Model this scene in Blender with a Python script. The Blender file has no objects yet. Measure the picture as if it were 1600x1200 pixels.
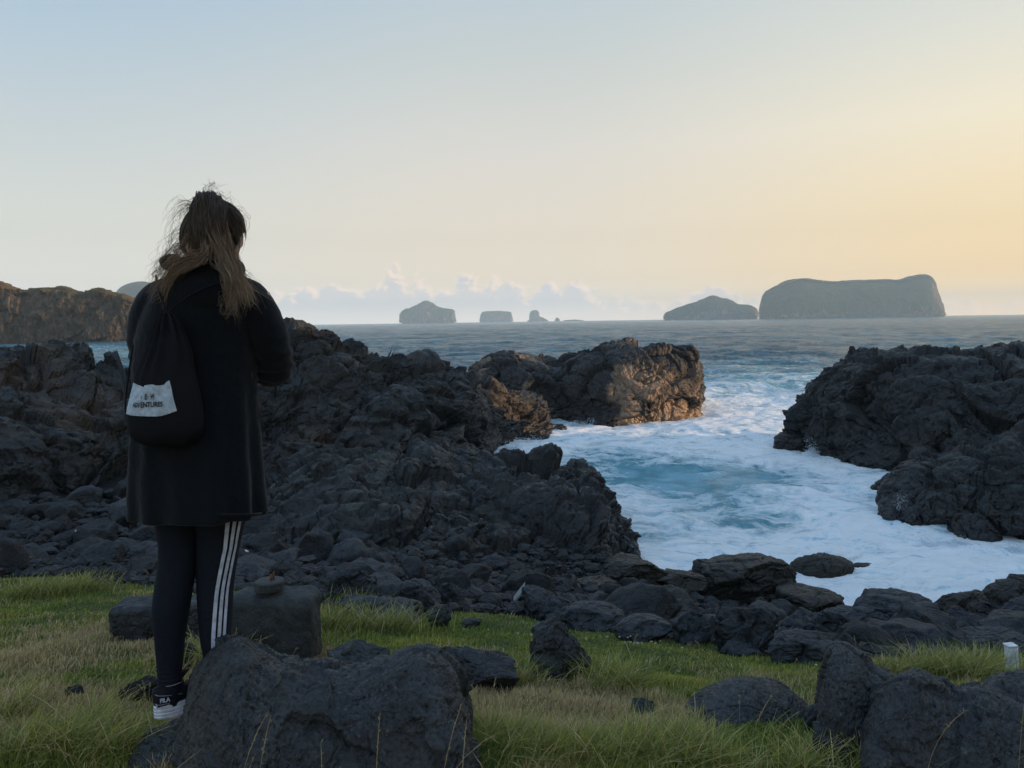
import bpy, bmesh, math, random
import numpy as np
from mathutils import Vector, Matrix, Euler

C = bpy.context.scene.collection
rad = math.radians
# ---------------------------------------------------------------- camera
W, H, F = 1600.0, 1200.0, 1250.0
CAM = np.array([0.0, 0.0, 5.0])
PITCH, ROLL = rad(-4.50), rad(-0.82)
cam = bpy.data.cameras.new("camera"); cam_o = bpy.data.objects.new("camera", cam); C.objects.link(cam_o)
cam.sensor_width = 36.0; cam.lens = F / W * 36.0; cam.clip_start = 0.05; cam.clip_end = 60000
fwd = np.array([0, math.cos(PITCH), math.sin(PITCH)])
r0 = np.array([1.0, 0, 0]); u0 = np.cross(r0, fwd)
RIGHT = r0 * math.cos(ROLL) + u0 * math.sin(ROLL); UP = -r0 * math.sin(ROLL) + u0 * math.cos(ROLL)
M = Matrix(((RIGHT[0], UP[0], -fwd[0], CAM[0]), (RIGHT[1], UP[1], -fwd[1], CAM[1]), (RIGHT[2], UP[2], -fwd[2], CAM[2]), (0, 0, 0, 1)))
cam_o.matrix_world = M
bpy.context.scene.camera = cam_o

def ray(px, py):
    d = fwd + RIGHT * ((px - W / 2) / F) + UP * (-(py - H / 2) / F)
    return d
def P(px, py, Y):            # a picture point at forward distance Y -> world
    d = ray(px, py); return CAM + d * (Y / d[1])
def G(px, py, z=0.0):        # ... on the level z
    d = ray(px, py); return CAM + d * ((z - CAM[2]) / d[2])
# ---------------------------------------------------------------- sun, sky, exposure
SUN_AZ, SUN_EL = rad(91.5), rad(8.0)          # clockwise from +Y (the view), above the horizon
sd = Vector((math.sin(SUN_AZ) * math.cos(SUN_EL), math.cos(SUN_AZ) * math.cos(SUN_EL), math.sin(SUN_EL)))
sun = bpy.data.lights.new("sun", "SUN"); sun.energy = 5.0; sun.angle = rad(0.6); sun.color = (1.0, 0.64, 0.36)
sun_o = bpy.data.objects.new("sun", sun); C.objects.link(sun_o); sun_o.rotation_euler = sd.to_track_quat('Z', 'Y').to_euler()
sc = bpy.context.scene
sc.view_settings.view_transform = 'Standard'; sc.view_settings.look = 'None'
sc.view_settings.exposure = 0.0; sc.view_settings.gamma = 1.0; sc.view_settings.use_curve_mapping = False
sc.cycles.max_bounces = 6; sc.cycles.diffuse_bounces = 3; sc.cycles.glossy_bounces = 3; sc.cycles.volume_bounces = 1
sc.cycles.transparent_max_bounces = 12
sc.cycles.use_denoising = True

def lin(r, g, b):
    f = lambda c: (c / 255 / 12.92) if c <= 10.3 else ((c / 255 + 0.055) / 1.055) ** 2.4
    return (f(r), f(g), f(b), 1.0)

class NT:
    def __init__(s, tree): s.t = tree; s.n = tree.nodes; s.l = tree.links
    def node(s, kind, **kw):
        nd = s.n.new(kind)
        for k, v in kw.items(): setattr(nd, k, v)
        return nd
    def set(s, sock, v):
        if isinstance(v, bpy.types.NodeSocket): s.l.new(v, sock)
        else:
            try: sock.default_value = v
            except Exception: sock.default_value = (v, v, v)
    def math(s, op, a, b=0.0, c=0.0, clamp=False):
        nd = s.node('ShaderNodeMath', operation=op, use_clamp=clamp)
        s.set(nd.inputs[0], a); s.set(nd.inputs[1], b); s.set(nd.inputs[2], c); return nd.outputs[0]
    def mix(s, f, a, b, blend='MIX'):
        nd = s.node('ShaderNodeMix', data_type='RGBA', blend_type=blend)
        s.set(nd.inputs[0], f); s.set(nd.inputs[6], a); s.set(nd.inputs[7], b); return nd.outputs[2]
    def ramp(s, f, stops, interp='LINEAR'):
        nd = s.node('ShaderNodeValToRGB'); cr = nd.color_ramp; cr.interpolation = interp
        while len(cr.elements) > 1: cr.elements.remove(cr.elements[-1])
        for i, (p, c) in enumerate(stops):
            e = cr.elements[0] if i == 0 else cr.elements.new(p)
            e.position = p; e.color = c if isinstance(c, tuple) else (c, c, c, 1)
        s.set(nd.inputs[0], f); return nd.outputs[0]
    def noise(s, vec, scale, detail=4, rough=0.55, dist=0.0, lac=2.0):
        nd = s.node('ShaderNodeTexNoise'); s.set(nd.inputs['Vector'], vec)
        nd.inputs['Scale'].default_value = scale; nd.inputs['Detail'].default_value = detail
        nd.inputs['Roughness'].default_value = rough; nd.inputs['Distortion'].default_value = dist
        nd.inputs['Lacunarity'].default_value = lac
        return nd.outputs['Fac']
    def voro(s, vec, scale, feature='F1', out='Distance'):
        nd = s.node('ShaderNodeTexVoronoi', feature=feature); s.set(nd.inputs['Vector'], vec); nd.inputs['Scale'].default_value = scale
        return nd.outputs[out]
    def map(s, vec, scale=(1, 1, 1), loc=(0, 0, 0), rot=(0, 0, 0)):
        nd = s.node('ShaderNodeMapping'); s.set(nd.inputs['Vector'], vec)
        nd.inputs['Scale'].default_value = scale; nd.inputs['Location'].default_value = loc; nd.inputs['Rotation'].default_value = rot
        return nd.outputs[0]
    def bump(s, h, strength, dist, normal=None):
        nd = s.node('ShaderNodeBump'); s.set(nd.inputs['Strength'], strength); nd.inputs['Distance'].default_value = dist
        s.set(nd.inputs['Height'], h)
        if normal is not None: s.set(nd.inputs['Normal'], normal)
        return nd.outputs[0]

world = bpy.data.worlds.new("World"); sc.world = world; world.use_nodes = True
def build_world():
    n = NT(world.node_tree); n.n.clear()
    out = n.node('ShaderNodeOutputWorld'); bg = n.node('ShaderNodeBackground'); n.l.new(bg.outputs[0], out.inputs[0])
    g = n.node('ShaderNodeTexCoord').outputs['Generated']
    sx = n.node('ShaderNodeSeparateXYZ'); n.set(sx.inputs[0], g); x, y, z = sx.outputs
    el = n.math('MULTIPLY', n.math('MAXIMUM', z, 0.0), 1.0)
    # seen away from the sun / towards the sun, by height
    away = n.ramp(el, [(0.0, lin(226, 219, 210)), (0.045, lin(227, 222, 213)), (0.12, lin(221, 223, 216)), (0.21, lin(203, 213, 216)), (0.30, lin(184, 204, 218)), (0.38, lin(166, 194, 219)), (0.6, lin(162, 196, 232)), (1.0, lin(158, 197, 240))])
    mid = n.ramp(el, [(0.0, lin(232, 216, 200)), (0.045, lin(238, 222, 198)), (0.12, lin(236, 225, 208)), (0.21, lin(224, 221, 214)), (0.30, lin(205, 212, 211)), (0.38, lin(190, 206, 216)), (0.6, lin(170, 200, 232)), (1.0, lin(158, 197, 240))])
    sunw = n.ramp(el, [(0.0, lin(255, 214, 160)), (0.045, lin(255, 217, 156)), (0.12, lin(255, 230, 184)), (0.21, lin(250, 238, 210)), (0.30, lin(228, 228, 217)), (0.38, lin(211, 217, 216)), (0.6, lin(178, 202, 228)), (1.0, lin(158, 197, 240))])
    hz = n.math('SQRT', n.math('ADD', n.math('MULTIPLY', x, x), n.math('ADD', n.math('MULTIPLY', y, y), 1e-5)))
    c = n.math('DIVIDE', x, hz)          # -1 left ... +1 right (sun side)
    f1 = n.ramp(c, [(0.0, 0.0), (1.0, 1.0)])
    ca = n.math('MULTIPLY_ADD', c, 0.5, 0.5)
    fa = n.ramp(ca, [(0.22, 0.0), (0.51, 1.0)], 'EASE')
    fb = n.ramp(ca, [(0.50, 0.0), (0.80, 1.0)], 'EASE')
    col = n.mix(fb, n.mix(fa, away, mid), sunw)
    # the physical sky adds its own glow around the sun's side
    sky = n.node('ShaderNodeTexSky', sky_type='NISHITA'); sky.sun_disc = False; sky.sun_elevation = SUN_EL; sky.sun_rotation = SUN_AZ
    sk = n.node('ShaderNodeMix', data_type='RGBA', blend_type='MULTIPLY'); sk.inputs[0].default_value = 1.0
    n.set(sk.inputs[6], sky.outputs[0]); sk.inputs[7].default_value = (0.10, 0.10, 0.10, 1)
    col = n.mix(0.03, col, sk.outputs[2])
    boost = n.ramp(el, [(0.0, 1.75), (0.02, 1.38), (0.05, 1.12), (0.10, 1.0)])
    # a low bank of cumulus along the sea horizon
    az = n.node('ShaderNodeMath', operation='ARCTAN2'); n.set(az.inputs[0], x); n.set(az.inputs[1], y); az = az.outputs[0]
    e2 = n.node('ShaderNodeMath', operation='ARCSINE'); n.set(e2.inputs[0], z); e2 = e2.outputs[0]
    cv = n.node('ShaderNodeCombineXYZ'); n.set(cv.inputs[0], az); n.set(cv.inputs[1], n.math('MULTIPLY', e2, 1.0)); cv.inputs[2].default_value = 3.7
    env = n.ramp(n.math('MULTIPLY_ADD', az, 0.5, 0.5), [(0.22, 0.0), (0.30, 0.16), (0.345, 0.50), (0.40, 0.80), (0.455, 0.98), (0.50, 0.86), (0.55, 0.55), (0.60, 0.36), (0.622, 0.62), (0.655, 0.33), (0.75, 0.28), (0.9, 0.2), (1.0, 0.1)])
    lump = n.noise(cv.outputs[0], 17.0, 1, 0.5); puff = n.noise(n.map(cv.outputs[0], (1, 1.15, 1)), 52.0, 3, 0.5, 0.4); fine = n.noise(cv.outputs[0], 150.0, 3, 0.55, 0.5)
    top = n.math('MULTIPLY', n.math('MULTIPLY', env, 0.056), n.math('MULTIPLY_ADD', lump, 1.15, 0.48))
    top = n.math('ADD', top, n.math('MULTIPLY', n.math('SUBTRACT', puff, 0.5), n.math('MULTIPLY', n.math('SQRT', env), 0.042)))
    top = n.math('ADD', top, n.math('MULTIPLY', n.math('SUBTRACT', fine, 0.5), 0.007))
    dlt = n.math('SUBTRACT', top, e2)
    dens = n.ramp(n.math('MULTIPLY_ADD', dlt, 75.0, 0.25, clamp=True), [(0.10, 0.0), (0.75, 1.0)], 'EASE')
    fade = n.ramp(e2, [(0.0, 0.30), (0.008, 0.40), (0.022, 0.85), (0.04, 1.0)])
    puff2 = n.noise(n.map(cv.outputs[0], (1, 1.15, 1), (0.0055, 0.0035, 0)), 52.0, 3, 0.5, 0.4)
    rim = n.math('ADD', n.math('MULTIPLY', n.math('SUBTRACT', puff, puff2), 4.2), n.math('SUBTRACT', 0.95, n.math('MULTIPLY', dlt, 48.0)))
    rim = n.ramp(n.math('MULTIPLY', rim, 0.8, clamp=True), [(0.20, 0.0), (0.85, 1.0)], 'EASE')
    ccol = n.mix(rim, lin(207, 205, 210), lin(255, 230, 212))
    ccol = n.mix(fb, ccol, n.mix(rim, lin(222, 207, 196), lin(250, 222, 190)))
    body = n.ramp(n.noise(cv.outputs[0], 34.0, 4, 0.6), [(0.3, 0.68), (0.62, 1.0)])
    amt = n.math('MULTIPLY', n.math('MULTIPLY', dens, fade), n.math('MULTIPLY', body, 0.92))
    col = n.mix(amt, col, ccol)
    col = n.mix(1.0, col, boost, 'MULTIPLY')
    n.set(bg.inputs[0], col); bg.inputs[1].default_value = 1.0
build_world()

# ---------------------------------------------------------------- noise in numpy
def _h(ix, iy, iz, seed):
    h = (ix.astype(np.int64) * 374761393 + iy.astype(np.int64) * 668265263 + iz.astype(np.int64) * 2147483647 + seed * 1274126177) & 0xFFFFFFFF
    h = ((h ^ (h >> 13)) * 1274126177) & 0xFFFFFFFF
    h = ((h ^ (h >> 16)) * 2246822519) & 0xFFFFFFFF
    return (h ^ (h >> 13)) & 0xFFFFFFFF
def _r(h, k): return (((h * (2 * k + 1) * 40503 + k * 7919) >> 5) & 0xFFFF) / 65535.0
def perlin(p, seed=0):
    p = np.asarray(p, float); i = np.floor(p).astype(np.int64); f = p - i; u = f * f * f * (f * (f * 6 - 15) + 10)
    res = 0
    for dx in (0, 1):
        for dy in (0, 1):
            for dz in (0, 1):
                h = _h(i[:, 0] + dx, i[:, 1] + dy, i[:, 2] + dz, seed)
                gx = _r(h, 1) * 2 - 1; gy = _r(h, 2) * 2 - 1; gz = _r(h, 3) * 2 - 1
                d = gx * (f[:, 0] - dx) + gy * (f[:, 1] - dy) + gz * (f[:, 2] - dz)
                w = (u[:, 0] if dx else 1 - u[:, 0]) * (u[:, 1] if dy else 1 - u[:, 1]) * (u[:, 2] if dz else 1 - u[:, 2])
                res = res + d * w
    return res * 1.3
def fbm(p, octv=4, gain=0.5, seed=0, ridged=False):
    a, s, t = 1.0, 0.0, 0.0; p = np.asarray(p, float)
    for k in range(octv):
        v = perlin(p * (2.03 ** k) + 17.3 * k, seed + k)
        if ridged: v = 1 - 2 * np.abs(v) ** 0.8
        s = s + a * v; t += a; a *= gain
    return s / t
def worley(p, seed=0, tilt=1.0, jit=0.95):
    """F1, F2 and a 'broken block' value: each cell a plane of its own height and tilt"""
    p = np.asarray(p, float); i = np.floor(p).astype(np.int64)
    f1 = np.full(len(p), 9.0); f2 = f1.copy(); blk = np.zeros(len(p)); cid = np.zeros(len(p))
    for dx in (-1, 0, 1):
        for dy in (-1, 0, 1):
            for dz in (-1, 0, 1):
                h = _h(i[:, 0] + dx, i[:, 1] + dy, i[:, 2] + dz, seed)
                cx = i[:, 0] + dx + .5 + (_r(h, 1) - .5) * jit; cy = i[:, 1] + dy + .5 + (_r(h, 2) - .5) * jit; cz = i[:, 2] + dz + .5 + (_r(h, 3) - .5) * jit
                ex = p[:, 0] - cx; ey = p[:, 1] - cy; ez = p[:, 2] - cz
                d = np.sqrt(ex * ex + ey * ey + ez * ez)
                b = (_r(h, 4) - .5) + tilt * (ex * (_r(h, 5) - .5) + ey * (_r(h, 6) - .5) + ez * (_r(h, 7) - .5)) * 2
                m = d < f1
                f2 = np.where(m, f1, np.minimum(f2, d)); blk = np.where(m, b, blk); cid = np.where(m, _r(h, 8), cid); f1 = np.where(m, d, f1)
    return f1, f2, blk, cid
def smooth(a, b, x): t = np.clip((x - a) / (b - a), 0, 1); return t * t * (3 - 2 * t)

# ---------------------------------------------------------------- mesh helpers
def mesh_np(name, V, faces, smooth_shade=True, attrs=None):
    """faces: list of int arrays (n,3) or (n,4)"""
    me = bpy.data.meshes.new(name); V = np.asarray(V, np.float32); me.vertices.add(len(V)); me.vertices.foreach_set('co', V.ravel())
    faces = [np.asarray(f, np.int32) for f in faces if len(f)]
    tot = np.concatenate([np.full(len(f), f.shape[1], np.int32) for f in faces]); idx = np.concatenate([f.ravel() for f in faces])
    me.loops.add(len(idx)); me.loops.foreach_set('vertex_index', idx)
    me.polygons.add(len(tot)); st = np.zeros(len(tot), np.int32); st[1:] = np.cumsum(tot)[:-1]
    me.polygons.foreach_set('loop_start', st)
    try: me.polygons.foreach_set('loop_total', tot)
    except Exception: pass
    me.polygons.foreach_set('use_smooth', np.full(len(tot), smooth_shade))
    if attrs:
        for k, a in attrs.items():
            a = np.asarray(a, np.float32)
            if a.ndim == 1: at = me.attributes.new(k, 'FLOAT', 'POINT'); at.data.foreach_set('value', a)
            else:
                at = me.attributes.new(k, 'FLOAT_COLOR', 'POINT'); c4 = np.ones((len(a), 4), np.float32); c4[:, :3] = a[:, :3]; at.data.foreach_set('color', c4.ravel())
    me.update(calc_edges=True); return me
def link(name, me, mat=None, parent=None, loc=None):
    o = bpy.data.objects.new(name, me); C.objects.link(o)
    if mat is not None and me is not None and len(me.materials) == 0: me.materials.append(mat)
    if parent is not None: o.parent = parent
    if loc is not None: o.location = loc
    return o
def tag(o, label=None, cat=None, group=None, kind=None):
    if label: o['label'] = label
    if cat: o['category'] = cat
    if group: o['group'] = group
    if kind: o['kind'] = kind
    return o
def empty(name, loc=(0, 0, 0), rz=0):
    o = bpy.data.objects.new(name, None); C.objects.link(o); o.location = loc; o.rotation_euler = (0, 0, rz); o.empty_display_size = 0.1; return o
def grid_faces(nu, nv, wrap_u=False, off=0):
    a = np.arange(nu * nv).reshape(nu, nv)
    if wrap_u: a = np.vstack([a, a[:1]])
    return np.stack([a[:-1, :-1], a[1:, :-1], a[1:, 1:], a[:-1, 1:]], -1).reshape(-1, 4) + off
def catmull(ctrl, n, axis=0, dens=None):
    """resample ctrl along axis 0 to n points with a Catmull-Rom spline"""
    c = np.moveaxis(np.asarray(ctrl, float), axis, 0); k = len(c)
    t = np.linspace(0, k - 1, n) if dens is None else dens
    i = np.clip(np.floor(t).astype(int), 0, k - 2); f = (t - i).reshape((-1,) + (1,) * (c.ndim - 1))
    p0 = c[np.maximum(i - 1, 0)]; p1 = c[i]; p2 = c[i + 1]; p3 = c[np.minimum(i + 2, k - 1)]
    r = 0.5 * (2 * p1 + (p2 - p0) * f + (2 * p0 - 5 * p1 + 4 * p2 - p3) * f ** 2 + (3 * p1 - p0 - 3 * p2 + p3) * f ** 3)
    return np.moveaxis(r, 0, axis)
def grid_normals(X):
    du = np.gradient(X, axis=0); dv = np.gradient(X, axis=1); n = np.cross(du, dv); n /= np.linalg.norm(n, axis=-1, keepdims=True) + 1e-9; return n
def origin_to(V, p): return np.asarray(V) - np.asarray(p)
# ---------------------------------------------------------------- materials
def new_mat(name):
    m = bpy.data.materials.new(name); m.use_nodes = True; n = NT(m.node_tree); n.n.clear()
    out = n.node('ShaderNodeOutputMaterial'); b = n.node('ShaderNodeBsdfPrincipled'); n.l.new(b.outputs[0], out.inputs[0])
    return m, n, b
def simple_mat(name, col, rough=0.8, spec=0.3, bump=None, sheen=0.0, metal=0.0):
    m, n, b = new_mat(name); b.inputs['Roughness'].default_value = rough; b.inputs['Specular IOR Level'].default_value = spec
    b.inputs['Sheen Weight'].default_value = sheen; b.inputs['Metallic'].default_value = metal
    tc = n.node('ShaderNodeTexCoord').outputs['Object']
    f = n.noise(tc, bump[0] if bump else 40.0, 4, 0.6)
    c = (col[0], col[1], col[2], 1.0)
    lo = tuple(v * 0.72 for v in c[:3]) + (1,); hi = tuple(min(1, v * 1.25) for v in c[:3]) + (1,)
    n.set(b.inputs['Base Color'], n.ramp(f, [(0.3, lo), (0.7, hi)]))
    if bump: n.set(b.inputs['Normal'], n.bump(f, bump[1], bump[2]))
    return m
def rock_mat(name, dark, light, brown, bs=1.0, wet=0.0, lichen=0.0, moss=0.0, pits=1.0, brown_amt=0.5, band=0.0, weed=0.0, blo=0.42, bhi=0.68, gloss=0.0, crk=1.0):
    """lava: mottled dark stone with vesicles; bs = size of the pattern"""
    m, n, b = new_mat(name)
    tc = n.node('ShaderNodeTexCoord').outputs['Object']
    big = n.noise(tc, 0.9 / bs, 5, 0.6); med = n.noise(tc, 4.5 / bs, 6, 0.65); fin = n.noise(tc, 34.0 / bs, 5, 0.7)
    col = n.ramp(med, [(0.30, dark), (0.72, light)])
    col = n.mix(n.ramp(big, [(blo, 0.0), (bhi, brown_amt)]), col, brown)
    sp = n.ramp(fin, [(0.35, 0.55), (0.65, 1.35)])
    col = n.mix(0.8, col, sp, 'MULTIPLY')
    if lichen:
        lz = n.noise(n.map(tc, loc=(3, 7, 1)), 15.0 / bs, 6, 0.7); lz2 = n.noise(tc, 60.0 / bs, 3, 0.6)
        f = n.math('MULTIPLY', n.ramp(lz, [(0.58, 0.0), (0.66, 1.0)]), n.math('MULTIPLY', n.ramp(lz2, [(0.45, 0.0), (0.6, 1.0)]), lichen))
        col = n.mix(f, col, (0.10, 0.11, 0.11, 1))
    geo = n.node('ShaderNodeNewGeometry'); sn = n.node('ShaderNodeSeparateXYZ'); n.set(sn.inputs[0], geo.outputs['Normal'])
    pos = n.node('ShaderNodeSeparateXYZ'); n.set(pos.inputs[0], geo.outputs['Position'])
    if moss:
        up = n.ramp(sn.outputs[2], [(0.55, 0.0), (0.85, 1.0)]); mz = n.noise(n.map(tc, loc=(9, 2, 4)), 1.3 / bs, 5, 0.65)
        f = n.math('MULTIPLY', n.math('MULTIPLY', up, n.ramp(mz, [(0.50, 0.0), (0.60, 1.0)])), moss)
        col = n.mix(f, col, (0.022, 0.028, 0.010, 1))
    if weed:
        wz = n.noise(n.map(tc, (1, 1, .35)), 6.0, 5, 0.6); col = n.mix(n.math('MULTIPLY', n.ramp(wz, [(0.42, 0.0), (0.62, 1.0)]), weed), col, (0.022, 0.018, 0.007, 1))
    n.set(b.inputs['Base Color'], col)
    # damp and glossy low down by the water
    lowz = n.ramp(n.math('MULTIPLY', pos.outputs[2], 0.5), [(0.0, 1.0), (0.55, 0.0)]) if band else 0.0
    rv = n.ramp(med, [(0.3, 0.62 - 0.28 * wet), (0.7, 0.88 - 0.34 * wet)])
    if band:
        rv = n.math('SUBTRACT', rv, n.math('MULTIPLY', lowz, 0.46 * band))
    if gloss: rv = n.math('SUBTRACT', rv, n.math('MULTIPLY', n.ramp(n.noise(n.map(tc, loc=(2, 5, 8)), 2.2 / bs, 4, 0.6), [(0.42, 0.0), (0.62, 1.0)]), 0.36 * gloss))
    n.set(b.inputs['Roughness'], rv); b.inputs['Specular IOR Level'].default_value = 0.38 + 0.25 * wet + 0.3 * gloss
    pm = n.ramp(n.noise(n.map(tc, loc=(6, 1, 3)), 1.9 / bs, 3, 0.6), [(0.38, 0.15), (0.62, 1.3)])
    cw = n.node('ShaderNodeTexNoise'); n.set(cw.inputs['Vector'], tc); cw.inputs['Scale'].default_value = 1.6 / bs; cw.inputs['Detail'].default_value = 4
    cv_ = n.node('ShaderNodeVectorMath', operation='MULTIPLY_ADD'); n.set(cv_.inputs[0], cw.outputs['Color']); cv_.inputs[1].default_value = (.9 * bs, .9 * bs, .9 * bs); n.set(cv_.inputs[2], tc)
    ck = n.ramp(n.voro(cv_.outputs[0], 2.3 / bs, 'DISTANCE_TO_EDGE'), [(0.0, 0.0), (0.07, 1.0)]); ck2 = n.ramp(n.voro(cv_.outputs[0], 6.5 / bs, 'DISTANCE_TO_EDGE'), [(0.0, 0.0), (0.12, 1.0)])
    nb = n.bump(med, 0.45, 0.08 * bs); nb = n.bump(ck, 0.55 * crk, 0.05 * bs, nb); nb = n.bump(ck2, 0.4 * crk, 0.02 * bs, nb)
    vz = n.voro(tc, 22.0 / bs); nb = n.bump(n.ramp(vz, [(0.0, 0.0), (0.42, 1.0)]), n.math('MULTIPLY', pm, 0.5 * pits), 0.018 * bs, nb)
    vz2 = n.voro(n.map(tc, loc=(4, 4, 4)), 62.0 / bs); nb = n.bump(n.ramp(vz2, [(0.0, 0.0), (0.35, 1.0)]), n.math('MULTIPLY', pm, 0.6 * pits), 0.007 * bs, nb)
    nb = n.bump(fin, 0.6, 0.012 * bs, nb)
    n.set(b.inputs['Normal'], nb); return m
M_boulder = rock_mat('lava_boulder', (0.007, 0.0085, 0.010, 1), (0.056, 0.063, 0.068, 1), (0.024, 0.021, 0.020, 1), 0.55, gloss=0.4, lichen=1.0, pits=1.2, brown_amt=0.35)
M_beach = rock_mat('beach_boulder', (0.010, 0.012, 0.015, 1), (0.066, 0.077, 0.088, 1), (0.022, 0.019, 0.020, 1), 1.3, lichen=0.35, pits=1.0, brown_amt=0.5, wet=0.1)
M_scree = rock_mat('scree_stone', (0.008, 0.009, 0.011, 1), (0.040, 0.044, 0.048, 1), (0.024, 0.019, 0.018, 1), 1.0, lichen=0.3, pits=0.8, brown_amt=0.6)
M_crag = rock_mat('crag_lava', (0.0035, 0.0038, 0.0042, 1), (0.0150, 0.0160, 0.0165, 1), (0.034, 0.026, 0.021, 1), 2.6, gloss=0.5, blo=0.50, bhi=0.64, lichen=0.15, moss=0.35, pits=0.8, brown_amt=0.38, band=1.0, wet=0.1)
M_wet = rock_mat('wet_shore_rock', (0.008, 0.008, 0.008, 1), (0.022, 0.021, 0.019, 1), (0.026, 0.018, 0.010, 1), 1.4, wet=0.5, pits=0.8, brown_amt=0.8, weed=0.7)
M_sunrock = rock_mat('sea_cliff_lava', (0.006, 0.0055, 0.0055, 1), (0.026, 0.022, 0.019, 1), (0.27, 0.185, 0.12, 1), 3.0, pits=0.8, brown_amt=0.85, band=1.0, blo=0.55, bhi=0.60, gloss=0.6)  # bright brown patches put the sunlit parts of the bluff into the colour
M_ridge = rock_mat('ridge_lava', (0.0035, 0.0038, 0.0042, 1), (0.0150, 0.0160, 0.0165, 1), (0.100, 0.070, 0.048, 1), 2.6, gloss=0.5, blo=0.54, bhi=0.62, lichen=0.15, moss=0.35, pits=0.8, brown_amt=0.42, band=1.0, wet=0.1)  # brown patches: hint of brown stone plus sunlit highlights put into the colour

def mat_cliff():
    m, n, b = new_mat('far_cliff_rock'); geo = n.node('ShaderNodeNewGeometry'); pos = geo.outputs['Position']
    sn = n.node('ShaderNodeSeparateXYZ'); n.set(sn.inputs[0], geo.outputs['Normal'])
    a = n.noise(pos, 0.35, 7, 0.7); v = n.noise(n.map(pos, (1, 1, .45)), 1.1, 5, 0.7)
    col = n.ramp(a, [(0.3, (0.030, 0.026, 0.023, 1)), (0.7, (0.155, 0.122, 0.095, 1))]); col = n.mix(0.7, col, n.ramp(v, [(0.35, 0.5), (0.65, 1.4)]), 'MULTIPLY')
    gr = n.ramp(n.noise(pos, 0.12, 5, 0.6), [(0.35, (0.06, 0.065, 0.03, 1)), (0.65, (0.16, 0.115, 0.05, 1))])
    col = n.mix(n.ramp(n.math('ADD', sn.outputs[2], n.math('MULTIPLY', n.math('SUBTRACT', a, .5), .6)), [(0.62, 0.0), (0.8, 1.0)]), col, gr)
    n.set(b.inputs['Base Color'], col); b.inputs['Roughness'].default_value = 0.95; b.inputs['Specular IOR Level'].default_value = 0.1
    n.set(b.inputs['Normal'], n.bump(v, 0.8, 1.0)); return m
M_cliff = mat_cliff()
def mat_island():
    m, n, b = new_mat('island_rock_and_turf'); geo = n.node('ShaderNodeNewGeometry'); pos = geo.outputs['Position']
    sn = n.node('ShaderNodeSeparateXYZ'); n.set(sn.inputs[0], geo.outputs['Normal'])
    a = n.noise(pos, 0.02, 7, 0.7); v = n.noise(n.map(pos, (1, 1, .3)), 0.05, 5, 0.65)
    col = n.ramp(a, [(0.3, (0.09, 0.070, 0.062, 1)), (0.7, (0.30, 0.225, 0.185, 1))]); col = n.mix(0.6, col, n.ramp(v, [(0.35, 0.6), (0.65, 1.35)]), 'MULTIPLY')
    gr = n.ramp(a, [(0.35, (0.045, 0.050, 0.028, 1)), (0.65, (0.075, 0.072, 0.036, 1))])
    col = n.mix(n.ramp(n.math('ADD', sn.outputs[2], n.math('MULTIPLY', n.math('SUBTRACT', a, .5), .5)), [(0.36, 0.0), (0.55, 1.0)]), col, gr)
    n.set(b.inputs['Base Color'], col); b.inputs['Roughness'].default_value = 1.0; b.inputs['Specular IOR Level'].default_value = 0.05
    n.set(b.inputs['Normal'], n.bump(v, 1.0, 30.0)); return m
M_island = mat_island()
def mat_ground():
    m, n, b = new_mat('turf_and_shingle'); geo = n.node('ShaderNodeNewGeometry'); pos = geo.outputs['Position']
    at = n.node('ShaderNodeAttribute'); at.attribute_name = 'turf'
    a = n.noise(pos, 1.3, 6, 0.65); f = n.noise(pos, 14, 5, 0.7)
    soil = n.ramp(a, [(0.3, (0.045, 0.065, 0.025, 1)), (0.7, (0.10, 0.11, 0.045, 1))])
    soil = n.mix(0.8, soil, n.ramp(f, [(0.3, 0.5), (0.7, 1.3)]), 'MULTIPLY')
    st = n.ramp(a, [(0.3, (0.009, 0.010, 0.012, 1)), (0.7, (0.028, 0.029, 0.031, 1))]); st = n.mix(0.8, st, n.ramp(f, [(0.3, 0.5), (0.7, 1.4)]), 'MULTIPLY')
    n.set(b.inputs['Base Color'], n.mix(n.ramp(n.math('ADD', at.outputs['Fac'], n.math('MULTIPLY', n.math('SUBTRACT', a, .5), .5)), [(0.4, 0.0), (0.6, 1.0)]), st, soil))
    b.inputs['Roughness'].default_value = 0.95; b.inputs['Specular IOR Level'].default_value = 0.15
    n.set(b.inputs['Normal'], n.bump(f, 0.8, 0.03)); return m
M_ground = mat_ground()
def mat_vcol(name, rough=0.7, spec=0.2, trans=0.0, sheen=0):
    m, n, b = new_mat(name); at = n.node('ShaderNodeAttribute'); at.attribute_name = 'tint'
    n.set(b.inputs['Base Color'], at.outputs['Color']); b.inputs['Roughness'].default_value = rough; b.inputs['Specular IOR Level'].default_value = spec
    if trans:
        t = n.node('ShaderNodeBsdfTranslucent'); n.set(t.inputs[0], at.outputs['Color']); mx = n.node('ShaderNodeMixShader'); mx.inputs[0].default_value = trans
        n.l.new(b.outputs[0], mx.inputs[1]); n.l.new(t.outputs[0], mx.inputs[2]); n.l.new(mx.outputs[0], n.n['Material Output'].inputs[0])
    return m
M_blade = mat_vcol('grass_blade', 0.65, 0.25, 0.3)
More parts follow.
